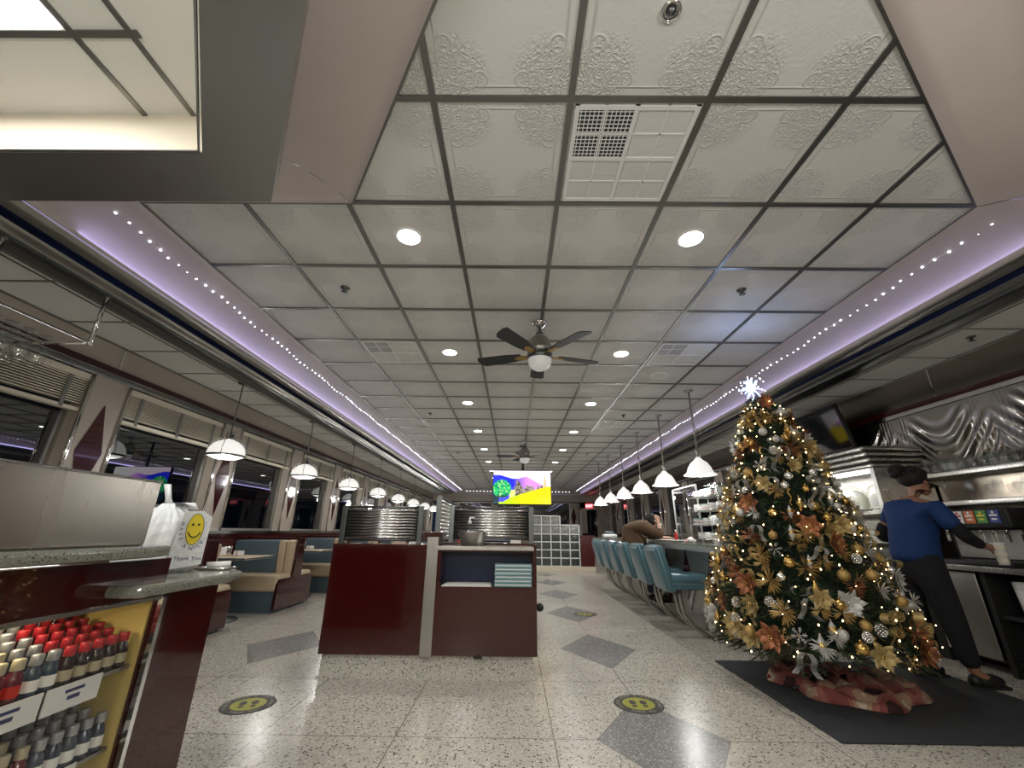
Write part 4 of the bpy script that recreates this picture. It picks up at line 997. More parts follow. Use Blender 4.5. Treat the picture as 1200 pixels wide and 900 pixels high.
# ------------------------------------------------------------------ register counter on the left
FX=-1.2
t=thing('register_counter','maroon register counter with a lit bottle display and stepped granite ledges','counter',(-1.6,1.0,0))
W0,W1,WZ0,WZ1=-.2,1.555,.10,.775
m=MB(); m.box(-1.24,FX,-.4,W0,0,.90); m.box(-1.24,FX,W0,W1,WZ1,.90); m.box(-1.24,FX,W0,W1,0,WZ0); m.box(-1.24,FX,W1,1.84,0,.80)
m.box(-2.05,-1.24,1.80,1.84,0,.80); m.box(-2.05,-1.24,1.56,1.60,.0,.80); m.box(-2.05,-1.24,-.4,-.36,0,.9); m.box(-2.05,-2.0,-.4,1.84,0,.8); m.build('maroon_body','maroon',t)
m=MB(); m.prism([(-1.10,-.4),(-1.10,1.36),(-1.13,1.45),(-1.20,1.50),(-2.05,1.50),(-2.05,-.4)],.912,.945); m.build('upper_ledge','granite',t,bevel=.012)
m=MB(); m.prism([(-1.10,1.34),(-1.10,1.76),(-1.125,1.86),(-1.19,1.93),(-1.28,1.96),(-2.05,1.96),(-2.05,1.30)],.80,.835); m.build('lower_ledge','granite',t,bevel=.012)
m=MB(); m.box(FX-.004,FX+.012,W1-.004,W1+.012,WZ0,WZ1); m.box(FX-.004,FX+.008,W0,W1,WZ1-.004,WZ1+.006); m.build('window_trim','chrome',t)
m=MB(); m.box(FX-.012,FX-.008,W0,W1,WZ0,WZ1); m.build('window_pane','case_glass',t)
m=MB(); m.box(-1.70,-1.68,W0,1.56,.05,.90); m.box(-1.68,-1.225,1.548,1.558,.05,.80); m.build('yellow_lining','case_yellow',t)
SHZ=(.585,.37,.155)
for z in SHZ: m=MB(); m.box(-1.68,-1.235,W0,1.546,z-.012,z); m.build('shelf','bottle_dark' if 0 else 'stainless_soft',t)
for si,z in enumerate(SHZ[:2]):
    y=.30; k=0
    while y<1.40:
        m=MB(); m.box(-1.232,-1.228,y,y+.155,z-.058,z+.004); o=m.build('price_card','white',t)
        m=MB(); m.box(-1.2285,-1.2275,y+.05,y+.105,z-.018,z-.010); m.box(-1.2285,-1.2275,y+.06,y+.095,z-.036,z-.026); m.build('print','ink',o)
        y+=.165
m=MB(); m.box(-1.50,-1.46,.1,1.46,.868,.88); m.build('display_lamp','panel_lit',t)
area('display_lamp_light',(-1.36,.95,.862),.05,1.0,3.4,(1,.84,.55))
# bottles
bp={}

def mkbottle(capc,bodyc,nm):
    t=thing('bottle','x','bottle',(0,0,-5),0,nm)
    m=MB(); m.lathe([(0,0),(.017,0),(.0185,.006),(.0185,.045),(.016,.058),(.0095,.070),(.0095,.073)],(0,0,-5),12); m.build('body',bodyc,t)
    m=MB(); m.lathe([(.0125,.070),(.0132,.072),(.0132,.092),(.012,.0945),(0,.0945)],(0,0,-5),12); m.build('cap',capc,t)
    m=MB(); m.lathe([(.0189,.012),(.0189,.038)],(0,0,-5),12); m.build('label',{'cap_red':'cap_gold','cap_silver':'paper','cap_gold':'red','white':'label_blue'}[capc],t)
    return t
protos={k:None for k in range(4)}
KD=[('cap_red','bottle_dark','red-capped'),('cap_silver','bottle_blue','silver-capped'),('cap_gold','bottle_red','pale-capped'),('white','bottle_blue','white-capped')]
colw=['front','second','third','fourth','rear']
random.seed(5)
for si,z in enumerate(SHZ[:2]):
    if si==1: m=MB()
    for c in range(9):
        m=MB(); m.box(-1.275-.046*c,-1.231-.046*c,W0,1.54,z,z+.0005+.013*c); m.build('riser','bottle_dark',bpy.data.objects['register_counter'])
        for r in range(12 if c<8 else 11):
            y=1.515-.043*r-.012*(c%2); x=-1.254-.046*c
            k=0 if (r<5-c*.25) else (1 if r<7 else (2 if r<9 else 3)) 
            if si==1: k=(k+1)%4
            lab='small %s bottle, %s display shelf, %s row back, %s from the right'%(KD[k][2],['upper','lower'][si],OW[c],OW[r]); grp='small %s bottles on the %s shelf of the counter display'%(KD[k][2],['upper','lower'][si])
            if protos[k] is None:
                p=mkbottle(KD[k][0],KD[k][1],grp); p.location=(x,y,z+.001+.013*c); p['label']=lab; protos[k]=p
            else: dup(protos[k],(x,y,z+.001+.013*c),rz=random.uniform(0,6),label=lab,group=grp)
# stainless hood on the ledge
t=thing('register_hood','brushed stainless box standing on the granite ledge at the left edge','box',(-1.45,.8,.945))
m=MB(); m.box(-1.8,-1.185,-.4,1.405,.945,1.142); m.build('box','hood_steel',t,bevel=.004)
m=MB(); m.tube([(-1.185,-.4,1.143),(-1.185,1.405,1.143)],.0035,6); m.build('top_edge','chrome',t)
t=thing('card_sign','pale card sign standing on the stainless box at the left edge','sign',(-1.75,1.15,1.142))
m=MB(); m.box(-1.62,-1.615,.75,1.04,1.142,1.26); m.build('card','paper',t)
# carry-out bag
BX,BY,BZ=-1.42,1.76,.835
t=thing('carry_out_bag','white plastic carry-out bag with a yellow smiling face on the lower granite ledge','bag',(BX,BY,BZ))
n=72; prof=[(.0,.0),(.118,.0),(.132,.03),(.127,.09),(.126,.13),(.112,.175),(.092,.205),(.060,.230),(.040,.243),(.028,.258)]
vs=[];fs=[];k=len(prof)
for i in range(n):
    a=2*pi*i/n
    for j,(r,z) in enumerate(prof):
        q=1+.035*math.sin(a*7+j)+(.012+.012*j)*math.sin(a*12-j*.35); sx=1.0; sy=.78
        e=1/max(abs(math.cos(a)),abs(math.sin(a)))**.45
        vs.append((BX+r*q*sx*e*math.cos(a),BY+r*q*sy*e*math.sin(a),BZ+z))
for i in range(n):
    for j in range(k-1): a_=i*k+j; b__=((i+1)%n)*k+j; fs.append((a_,b__,b__+1,a_+1))
m=MB(); m.add(vs,fs,0,True); m.build('bag_body','bag',t)
m=MB(); m.rbox(BX-.10,BX+.10,BY-.075,BY+.075,BZ+.006,BZ+.055,.01,0); m.rbox(BX-.085,BX+.085,BY-.06,BY+.06,BZ+.10,BZ+.13,.01,0); m.build('food_box','foam',t)
def flap(pts,w,name='handle'):
    m=MB(); P_=[Vector(p) for p in pts]; vs=[]
    for i,p in enumerate(P_):
        ww=w[i] if isinstance(w,list) else w; vs+= [p+Vector((-ww,-.004,0)),p+Vector((ww,-.004,0)),p+Vector((ww,.004,0)),p+Vector((-ww,.004,0))]
    fs=[(0,1,2,3)]
    for i in range(len(P_)-1):
        for q in range(4): fs.append((4*i+q,4*i+(q+1)%4,4*i+4+(q+1)%4,4*i+4+q))
    fs.append(tuple(4*(len(P_)-1)+q for q in (3,2,1,0)))
    m.add(vs,fs,0,True); m.build(name,'bag',t)
flap([(BX-.005,BY,BZ+.24),(BX-.012,BY-.01,BZ+.28),(BX-.028,BY-.015,BZ+.335)],[.020,.010,.013])
flap([(BX+.02,BY,BZ+.235),(BX+.06,BY-.01,BZ+.262),(BX+.10,BY-.02,BZ+.235)],[.02,.045,.03])
flap([(BX-.03,BY,BZ+.235),(BX-.07,BY-.01,BZ+.255),(BX-.115,BY-.01,BZ+.215)],[.02,.04,.02])
# printed side of the bag: a panel of film facing the aisle with the print on it
T=Matrix.Translation((BX+.150,BY-.054,BZ+.115))@Matrix.Rotation(.98,4,'Z')@Matrix.Rotation(pi/2-.05,4,'X')
m=MB(); m.prism([(-.055,-.10),(.06,-.085),(.065,.09),(.03,.115),(-.035,.11)],-.003,0,'z',0,T); m.build('printed_side','bag',t)
m=MB(); m.prism([(.012+.036*math.cos(a)*.8,.045+.058*math.sin(a)) for a in [2*pi*i/24 for i in range(24)]],0,.002,'z',0,T); face=m.build('smiling_face','yellow',t)
m=MB(); m.tube([T@Vector((.012+.022*math.cos(a),.045+.030*math.sin(a),.0035)) for a in [pi*1.12+pi*.76*i/10 for i in range(11)]],.0022,6)
m.ball(T@Vector((.002,.062,.003)),.0045,8); m.ball(T@Vector((.022,.062,.003)),.0045,8); m.tube([T@Vector((.012+.036*math.cos(a)*.8,.045+.058*math.sin(a),.002)) for a in [2*pi*i/24 for i in range(24)]],.0010,5,closed=True); m.build('face_lines','black',face)
m=MB()
txt='HAVE A NICE'
for i,ch in enumerate(txt):
    if ch==' ': continue
    a=math.radians(165+(210/10)*i*.72); vs,fs=textmesh(ch,.019); R_=Matrix.Translation((.012+.046*math.cos(a),.045+.072*math.sin(a),.001))@Matrix.Rotation(a+pi/2,4,'Z'); m.add(vs,fs,0,False,T@R_)
vs,fs=textmesh('Thank You',.021); m.add(vs,fs,0,False,T@Matrix.Translation((.010,-.062,.001))); m.build('lettering','ink',t)
# tray with wrapped cutlery beside the bag
t=thing('metal_tray','small metal tray at the tip of the lower granite ledge','tray',(-1.3,1.9,.835)); m=MB(); m.rbox(-1.33,-1.20,1.85,1.94,.836,.846,.004); m.build('tray','chrome',t)
t=thing('receipt_roll','white paper roll lying on the small metal tray','paper',(-1.25,1.9,.846)); m=MB(); m.cyl((-1.29,1.87,.855),(-1.22,1.92,.857),.010,n=12); m.build('roll','paper',t)
# ------------------------------------------------------------------ hanging glass rack at the left
t=thing('hanging_glass_rack','chrome rack for hanging glasses, hung from the left valance','rack',(-3.1,2.2,2.65))
m=MB()
RXA,RXB=-3.0,-3.62; RY=2.60; RZ=2.215
for (x,y) in ((RXA,RY),(RXA,1.95)): 
    mm=MB(); mm.cyl((x,y,2.60),(x,y,RZ),.013,n=12); mm.ball((x,y,RZ),.018,10); mm.lathe([(0,2.60),(.03,2.60),(.03,2.59),(.013,2.585)],(x,y,0),14); mm.build('hanger_post','chrome',t)
m.cyl((RXA,RY,RZ),(RXA,-.2,RZ),.010,n=10); m.cyl((RXB,RY,RZ),(RXB,-.2,RZ),.010,n=10); m.cyl((RXA,RY,RZ),(RXB,RY,RZ),.010,n=10); m.build('outer_rail','chrome',t)
for i in range(4):
    x=RXA-.20-.11*i; m=MB(); m.cyl((x-.015,RY,RZ-.005),(x-.015,.3,RZ-.005),.004,n=6); m.cyl((x+.015,RY,RZ-.005),(x+.015,.3,RZ-.005),.004,n=6); m.build('glass_rail','chrome',t)
wg=None
for i in range(4):
    for j in range(9):
        x=RXA-.20-.11*i; y=2.50-.10*j; z=RZ-.006; lab='wine glass in the chrome rack, %s row, %s from its far end'%(OW[i],OW[j]); grp='wine glasses hanging in the chrome rack'
        if wg is None:
            wg=t=thing('wine_glass',lab,'glass',(x,y,z),0,grp); m=MB(); m.lathe([(0,.012),(.034,.012),(.035,.009),(.006,.0),(.0045,-.07),(.012,-.085),(.034,-.105),(.042,-.14),(.040,-.175),(.034,-.20)],(x,y,z),16); m.build('glass','clear',t)
        else: dup(wg,(x,y,z),label=lab,group=grp)
# ------------------------------------------------------------------ floor stickers and mat
def sticker(x,y,rz,label):
    t=thing('floor_sticker',label,'floor sticker',(x,y,.0),rz); w0=False; L=lambda mb,n,mt_,p=t: mb.build(n,mt_,p,world=False)
    m=MB(); m.lathe([(0,.002),(.15,.002),(.152,0)],(0,0,0),40,sm=False); d=L(m,'black_disc','sticker_black')
    m=MB(); m.lathe([(0,.0028),(.098,.0028)],(0,0,0),36,sm=False); L(m,'yellow_disc','sticker_yellow')
    for s in (-1,1):
        m=MB(); cx=.033*s
        m.prism([(cx+.021*math.cos(a),.018+.033*math.sin(a)) for a in [2*pi*i/18 for i in range(18)]],.0030,.0036); m.prism([(cx+.016*math.cos(a),-.038+.016*math.sin(a)) for a in [2*pi*i/14 for i in range(14)]],.0030,.0036); L(m,'shoe_print','sticker_black')
    m=MB()
    def arc(txt,a0,a1,r,flip):
        for i,ch in enumerate(txt):
            if ch==' ': continue
            a=math.radians(a0+(a1-a0)*i/(len(txt)-1)); vs,fs=textmesh(ch,.032); m.add(vs,fs,0,False,Matrix.Translation((r*math.cos(a),r*math.sin(a),.0032))@Matrix.Rotation(a+(pi/2 if flip else -pi/2),4,'Z'))
    arc('PLEASE KEEP 6 FEET APART',205,-25,.125,False); arc('THANK YOU',238,302,.125,True); L(m,'lettering','sticker_text')
sticker(.785,3.06,0,'round black and yellow footprint sticker on the floor right of the kiosk')
sticker(-1.59,2.97,.3,'round black and yellow footprint sticker on the floor beside the register counter')
sticker(.93,5.98,0,'farther footprint sticker on the floor in the stool aisle')
m=MB(); m.rbox(1.68,3.30,2.58,3.98,.0,.012,.006); tag(m.build('floor_mat','charcoal'),'black rubber-backed mat under the decorated tree','mat')
m=MB(); m.box(2.75,3.2,8.0,9.5,0,.012); tag(m.build('floor_mat','charcoal'),'dark mat on the floor behind the far counter','mat')
# ------------------------------------------------------------------ decorated tree
random.seed(11)
TXc,TYc=2.12,3.36
def trad(z):   # outer radius of the tree at height z
    pts=[(.22,.52),(.32,.64),(.45,.66),(.65,.60),(.9,.52),(1.2,.43),(1.5,.33),(1.8,.235),(1.98,.15),(2.10,.07)]
    for (z0,r0),(z1,r1) in zip(pts,pts[1:]):
        if z<=z1: 
            k=max(0,(z-z0)/(z1-z0)); return r0+(r1-r0)*k
    return .05
t=thing('christmas_tree','full green tree with gold and silver decorations on a dark mat','tree',(TXc,TYc,0)); TREE=t
m=MB(); m.cyl((TXc,TYc,.05),(TXc,TYc,2.05),.035,.012,n=10); m.build('trunk','bark',t)
m=MB(); m.cyl((TXc,TYc,.012),(TXc,TYc,.10),.05,n=14)
for a in (.3,1.87,3.44,5.0): m.tube([(TXc,TYc,.09),(TXc+.14*math.cos(a),TYc+.14*math.sin(a),.04),(TXc+.24*math.cos(a),TYc+.24*math.sin(a),.022)],.010,6)
m.build('stand','black',t)
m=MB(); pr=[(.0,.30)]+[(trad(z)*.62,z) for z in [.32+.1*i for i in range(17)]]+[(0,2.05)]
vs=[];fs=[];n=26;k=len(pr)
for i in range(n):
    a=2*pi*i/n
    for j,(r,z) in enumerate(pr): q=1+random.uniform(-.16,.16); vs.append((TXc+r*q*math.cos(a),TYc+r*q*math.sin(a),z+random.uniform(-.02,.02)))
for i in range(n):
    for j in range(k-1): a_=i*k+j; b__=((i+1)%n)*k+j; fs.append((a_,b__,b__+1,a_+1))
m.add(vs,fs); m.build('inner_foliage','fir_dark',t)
m=MB(); tw=MB()
def needle(p,d,l,w,mi):
    s=d.orthogonal().normalized()*w; s=Matrix.Rotation(random.uniform(0,6.28),3,d)@s
    m.add([p-s,p+s,p+d*l+s*.3,p+d*l-s*.3],[(0,1,2,3)],mi)
z=.34; bc=0
while z<2.06:
    R_=trad(z); nb=max(6,int(30*R_/.7+6))
    for i in range(nb):
        a=2*pi*(i+random.random()*.8)/nb+z*9; Rb=R_*random.uniform(.86,1.07); zz=z+random.uniform(-.04,.04)
        p0=Vector((TXc+.25*Rb*math.cos(a),TYc+.25*Rb*math.sin(a),zz+.05)); p1=Vector((TXc+Rb*math.cos(a),TYc+Rb*math.sin(a),zz-.06*R_/.5+random.uniform(-.03,.02)))
        for sb in range(3):
            aa=random.uniform(-.5,.5) if sb else 0; st=p0.lerp(p1,.35 if sb else 0); en=p0+(Matrix.Rotation(aa,3,'Z')@(p1-p0))*(.88 if sb else 1)
            L=en-st; ns=int(L.length/.020)+2; dn_=L.normalized()
            tw.tube([st,en],.003,3)
            for q in range(ns):
                p=st+L*(q/ns)
                for w_ in range(3):
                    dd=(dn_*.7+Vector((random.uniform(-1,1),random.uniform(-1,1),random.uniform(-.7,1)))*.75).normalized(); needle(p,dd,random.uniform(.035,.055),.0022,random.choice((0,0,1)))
    z+=.068
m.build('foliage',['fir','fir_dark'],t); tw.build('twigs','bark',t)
# skirt: crumpled fabric with a printed face of red, tan and white
mt=mat('skirt_cloth',(.20,.055,.05),.85,bump=.3,bscale=30); nt=mt.node_tree; bb=nt.nodes['Principled BSDF']
tc=N(nt,'ShaderNodeTexCoord'); nn=N(nt,'ShaderNodeTexNoise'); nn.inputs['Scale'].default_value=5.5; nn.inputs['Detail'].default_value=1.5; nt.links.new(tc.outputs['Object'],nn.inputs['Vector'])
cr=N(nt,'ShaderNodeValToRGB'); cr.color_ramp.interpolation='CONSTANT'; nt.links.new(nn.outputs['Fac'],cr.inputs[0])
els=cr.color_ramp.elements; els[0].position=0; els[0].color=(.035,.012,.010,1); els[1].position=.38; els[1].color=(.22,.06,.05,1)
for p,c_ in ((.50,(.30,.11,.09,1)),(.58,(.40,.26,.17,1)),(.66,(.55,.46,.34,1)),(.72,(.20,.02,.025,1))): e=els.new(p); e.color=c_
nt.links.new(cr.outputs[0],bb.inputs['Base Color'])
vs=[];fs=[];n=72;k=12
for i in range(n):
    a=2*pi*i/n; Rr=.44+.05*math.sin(3*a+1)+.03*math.sin(7*a)+.06*max(0,math.cos(a+.5))
    for j in range(k+1):
        r=.06+(Rr-.06)*j/k; h=.014+.020*(1+math.sin(a*9+j*.9))*(.4+.6*j/k)+.03*(1-j/k)+.018*(1+math.sin(a*4-j*1.3))
        if j==k: h=.014
        vs.append((TXc+.16+r*math.cos(a),TYc+.02+r*math.sin(a)*.88,h))
for i in range(n):
    for j in range(k): a_=i*(k+1)+j; b__=((i+1)%n)*(k+1)+j; fs.append((a_,b__,b__+1,a_+1))
m=MB(); m.add(vs,fs,0,True); o=m.build('tree_skirt','skirt_cloth'); tag(o,'rumpled red, tan and white printed tree skirt under the tree','tree skirt'); so=o.modifiers.new('s','SOLIDIFY'); so.thickness=.004; so.offset=1
# star topper
t=thing('star_topper','glowing blue-white starburst on the tip of the tree','ornament',(TXc,TYc,2.16))
SX,SY,SZ=TXc-.07,TYc-.02,2.185
m=MB(); m.ball((SX,SY,SZ),.026,12); m.build('core','star_core',t)
m=MB()
for i in range(34):
    d=Vector((random.gauss(0,1),random.gauss(0,1),random.gauss(0,1))).normalized(); r=random.uniform(.07,.10); p=Vector((SX,SY,SZ)); m.cyl(p+d*.015,p+d*r,.0045,.0010,n=5)
m.build('rays','star_lit',t)
m=MB()
for i in range(20):
    d=Vector((random.gauss(0,1),random.gauss(0,1),random.gauss(0,1))).normalized(); m.ball(Vector((SX,SY,SZ))+d*.10,.005,6)
m.build('ray_tips','led',t)
m=MB(); m.tube([(TXc,TYc,2.03),(SX+.01,SY,SZ-.02)],.006,6); m.build('stem','black',t)
area('star_glow',(SX,SY,SZ+.13),.06,.06,.9,(.35,.5,1),rot=(pi,0,0),shape='DISK')
# ornaments: prototypes at the origin, hanging point at z=0
PROTO={}
def proto(key,cat,label,grp,build):
    t=thing(key,label,cat,(0,0,0),0,grp); build(t); PROTO[key]=[t,False,label,grp]
def B(m,n,mt_,t): return m.build(n,mt_,t,world=False)
def ballb(c1,r):
    def f(t):
        m=MB(); m.ball((0,0,-r-.012),r,16); B(m,'ball',c1,t); m=MB(); m.cyl((0,0,-.014),(0,0,-.002),r*.2,n=8); B(m,'cap','gold',t)
    return f
proto('gold_ball_ornament','ornament','shiny gold ball ornament on the decorated tree','gold ball ornaments',ballb('gold',.036))
proto('silver_ball_ornament','ornament','shiny silver ball ornament on the decorated tree','silver ball ornaments',ballb('silver',.033))
proto('white_ball_ornament','ornament','frosted white ball ornament on the decorated tree','frosted white ball ornaments',ballb('silver_matte',.034))
proto('gold_matte_ball','ornament','matte gold ball ornament on the decorated tree','matte gold ball ornaments',ballb('gold_matte',.038))
def onion(t):
    m=MB(); vs=[];pr=[(.004,0),(.010,-.02),(.016,-.03),(.045,-.05),(.056,-.068),(.050,-.082),(.026,-.098),(.008,-.108),(.004,-.125),(0,-.13)]
    for i in range(36):
        a=2*pi*i/36
        for r,z in pr: q=1+.05*math.cos(a*12); vs.append((r*q*math.cos(a),r*q*math.sin(a),z))
    k=len(pr); fs=[(i*k+j,((i+1)%36)*k+j,((i+1)%36)*k+j+1,i*k+j+1) for i in range(36) for j in range(k-1)]; m.add(vs,fs,0,True); B(m,'body','silver_matte',t)
proto('onion_ornament','ornament','ribbed silver onion-shaped ornament on the decorated tree','silver onion ornaments',onion)
def drop(c_):
    def f(t):
        m=MB(); m.lathe([(.003,0),(.007,-.015),(.020,-.04),(.026,-.06),(.020,-.085),(.007,-.11),(0,-.125)],(0,0,0),16); B(m,'body',c_,t); m=MB(); m.lathe([(.021,-.042),(.023,-.045),(.0255,-.056),(.0275,-.060),(.0255,-.064)],(0,0,0),16); B(m,'band','gold',t)
    return f
proto('silver_drop_ornament','ornament','pointed silver drop ornament on the decorated tree','silver drop ornaments',drop('silver_matte'))
proto('gold_drop_ornament','ornament','pointed gold drop ornament on the decorated tree','gold drop ornaments',drop('gold'))
def icicle(t):
    m=MB(); m.tube([(.008*math.cos(i*1.0),.008*math.sin(i*1.0),-.012*i) for i in range(13)],[.013-.0009*i for i in range(13)],8); B(m,'twist','gold',t)
proto('twisted_ornament','ornament','twisted gold icicle ornament on the decorated tree','twisted gold ornaments',icicle)
def cone(t):
    m=MB()
    for j in range(7):
        r=.030*math.sin(pi*(j+1.3)/9)
        for i in range(8):
            a=2*pi*(i+.5*(j%2))/8; c_=Vector((r*math.cos(a),r*math.sin(a),-.012-.0105*j)); m.ball(c_,.011,6,sc=(1,1,.6))
    B(m,'scales','silver',t)
proto('silver_pine_cone','ornament','silver pine cone ornament on the decorated tree','silver pine cone ornaments',cone)
def flake(c_,R_,n=6):
    def f(t):
        m=MB()
        for i in range(n):
            a=2*pi*i/n; d=Vector((math.cos(a),0,math.sin(a))); m.tube([(0,0,-R_),tuple(Vector((0,0,-R_))+d*R_)],.0028,5)
            for q in (.45,.72):
                p=Vector((0,0,-R_))+d*R_*q
                for s in (-.9,.9): dd=Vector((math.cos(a+s),0,math.sin(a+s))); m.tube([p,p+dd*R_*.26],.0022,4)
        B(m,'arms',c_,t); m=MB(); m.ball((0,0,-R_),.008,8); B(m,'centre','gold_matte',t)
    return f
proto('white_snowflake','ornament','white snowflake ornament on the decorated tree','white snowflake ornaments',flake('silver_matte',.055))
proto('gold_snowflake','ornament','gold glitter snowflake ornament on the decorated tree','gold snowflake ornaments',flake('gold_matte',.06))
def burst(c_,n,R_):
    def f(t):
        m=MB(); rr=random.Random(4)
        for i in range(n):
            d=Vector((rr.gauss(0,1),abs(rr.gauss(0,.6))*-1,rr.gauss(0,1))).normalized(); s=d.orthogonal().normalized()*.005; p=Vector((0,0,0)); m.add([p-s*.4,p+d*R_*.6-s,p+d*R_,p+d*R_*.6+s,p+d*R_*.6+d.cross(s).normalized()*.003],[(0,1,2,4),(0,4,2,3)])
        B(m,'rays',c_,t)
    return f
proto('gold_starburst','ornament','spiky gold starburst pick on the decorated tree','gold starburst picks',burst('gold_matte',22,.07))
proto('silver_starburst','ornament','spiky silver-white starburst pick on the decorated tree','silver starburst picks',burst('silver_matte',22,.07))
proto('copper_spray','ornament','copper-coloured tinsel spray on the decorated tree','copper tinsel sprays',burst('copper',34,.085))
proto('gold_tinsel_spray','ornament','fine gold tinsel spray on the decorated tree','gold tinsel sprays',burst('gold_matte',40,.085))
def flower(c_,c2):
    def f(t):
        m=MB()
        for ring,(n,R_,tilt) in enumerate(((6,.085,.25),(6,.06,.55))):
            for i in range(n):
                a=2*pi*(i+.5*ring)/n; vs=[];fs=[]
                for j in range(7):
                    u=j/6; w_=.026*math.sin(pi*min(1,u*.93+.05)); 
                    for s in (-1,0,1): vs.append(Vector((R_*u,w_*s,-.006*abs(s)*0+(.010 if s==0 else 0)+tilt*R_*u*u)))
                for j in range(6):
                    for s in range(2): fs.append((3*j+s,3*j+s+1,3*j+s+4,3*j+s+3))
                m.add(vs,fs,0,True,Matrix.Rotation(pi/2,4,'X')@Matrix.Rotation(a,4,'Z'))
        B(m,'petals',c_,t); m=MB()
        for i in range(7): a=2*pi*i/7; m.ball((.010*math.cos(a),-.018,.010*math.sin(a)),.005,6)
        B(m,'centre',c2,t)
    return f
proto('gold_poinsettia','flower','gold fabric poinsettia on the decorated tree','gold poinsettias',flower('ribbon','gold'))
proto('copper_poinsettia','flower','copper and gold poinsettia on the decorated tree','copper poinsettias',flower('copper','gold'))
proto('silver_poinsettia','flower','silver-white leafy poinsettia on the decorated tree','silver poinsettias',flower('silver_matte','silver'))
def bow(c_):
    def f(t):
        m=MB()
        for k_,(dx,dz,R_) in enumerate(((-.06,.02,.055),(.06,.03,.055),(.0,-.07,.05))):
            vs=[];fs=[];n=20
            for i in range(n+1):
                a=2*pi*i/n; cx=dx+R_*math.cos(a+pi*(k_==0))*1.1*(1 if k_!=1 else -1); cz=dz+R_*.62*math.sin(a); 
                for s in (-1,1): vs.append((cx*1.0,-.02+.026*s,cz))
            for i in range(n): fs.append((2*i,2*i+1,2*i+3,2*i+2))
            m.add(vs,fs,0,True)
        B(m,'loops',c_,t)
        for s in (-1,1):
            m=MB(); vs=[];fs=[]
            for i in range(9):
                u=i/8; x=s*(.02+.05*u+.012*math.sin(u*7)); z=-.03-.15*u
                for q in (-1,1): vs.append((x+q*.020,-.015-.02*math.sin(u*6),z))
            for i in range(8): fs.append((2*i,2*i+1,2*i+3,2*i+2))
            m.add(vs,fs,0,True); B(m,'tail',c_,t)
    return f
proto('gold_ribbon_bow','ribbon','gold mesh ribbon bow on the decorated tree','gold ribbon bows',bow('ribbon'))
proto('silver_ribbon_bow','ribbon','silver mesh ribbon bow on the decorated tree','silver ribbon bows',bow('ribbon_silver'))
def place(key,a,z,dr=1.0,sc=1.0):
    p=PROTO[key]; R_=trad(z)*dr; loc=(TXc+R_*math.cos(a),TYc+R_*math.sin(a),z); rz=a+pi/2+random.uniform(-.4,.4)
    tilt=random.uniform(-.25,.25) if 'poin' in key or 'flake' in key or 'burst' in key or 'bow' in key else 0
    b_=a-front; b_=math.atan2(math.sin(b_),math.cos(b_))
    where=('high' if z>1.5 else 'halfway up' if z>.95 else 'low')+' on the '+('back' if abs(b_)>1.9 else 'left side' if b_<-.75 else 'right side' if b_>.75 else 'left of the front' if b_<-.25 else 'right of the front' if b_>.25 else 'middle of the front')+' of the tree'
    lab=p[2].replace('on the decorated tree',where); grp=p[3]+' '+where
    if not p[1]: t=p[0]; t.location=loc; t.rotation_euler=(0,tilt,rz); t.scale=(sc,)*3; p[1]=True; t['label']=lab; t['group']=grp
    else: dup(p[0],loc,rot=(0,tilt,rz),label=lab,group=grp,scale=sc)
keys=[('gold_ball_ornament',26),('silver_ball_ornament',18),('white_ball_ornament',13),('gold_matte_ball',20),('onion_ornament',5),('silver_drop_ornament',11),('gold_drop_ornament',13),('twisted_ornament',9),('silver_pine_cone',18),('white_snowflake',9),('gold_snowflake',15),('gold_starburst',20),('silver_starburst',14),('copper_spray',17),('gold_tinsel_spray',26),('gold_poinsettia',24),('copper_poinsettia',11),('silver_poinsettia',9),('gold_ribbon_bow',28),('silver_ribbon_bow',20)]
bag_=[k for k,n in keys for _ in range(n)]; random.shuffle(bag_)
pts=[];tries=0
front=math.atan2(-TYc,-TXc)
for k in bag_:
    for _ in range(60):
        z=.34+1.70*(random.random()**1.1); a=front+random.gauss(0,1)*1.35 if random.random()<.85 else random.uniform(0,2*pi)
        p=Vector((trad(z)*math.cos(a),trad(z)*math.sin(a),z))
        if all((p-q).length>.062 for q in pts): break
    pts.append(p); place(k,a,z,random.uniform(.88,1.02),random.uniform(.72,1.0)*(1 if z>.8 else 1.08)*(.85 if 'bow' in k else 1))
# fairy lights
t=thing('fairy_light_string','string of warm white fairy lights wound through the tree','string lights',(TXc,TYc,1.1))
wp=[]; nB=0; far=MB()
for i in range(400):
    u=i/400; z=.27+1.80*u**1.15; a=i*2.399+random.uniform(-.3,.3); R_=trad(z)*random.uniform(.88,1.06); z+=random.uniform(-.03,.03)
    p=(TXc+R_*math.cos(a),TYc+R_*math.sin(a),z)
    facing=math.cos(a-front)>.2
    if facing and nB<98 and i%2==0: m=MB(); m.ball(p,.005,6,sc=(1,1,1.3)); m.build('bulb','fairy',t); nB+=1
    else: far.ball(p,.0046,5)
o=far.build('more_bulbs','fairy',t); o['kind']='stuff'
for i in range(500):
    u=i/500; z=.27+1.8*u; a=u*2*pi*13; wp.append((TXc+trad(z)*.92*math.cos(a),TYc+trad(z)*.92*math.sin(a),z+.01*math.sin(i)))
m=MB(); m.tube(wp,.0018,3); m.build('wire','fir_dark',t)
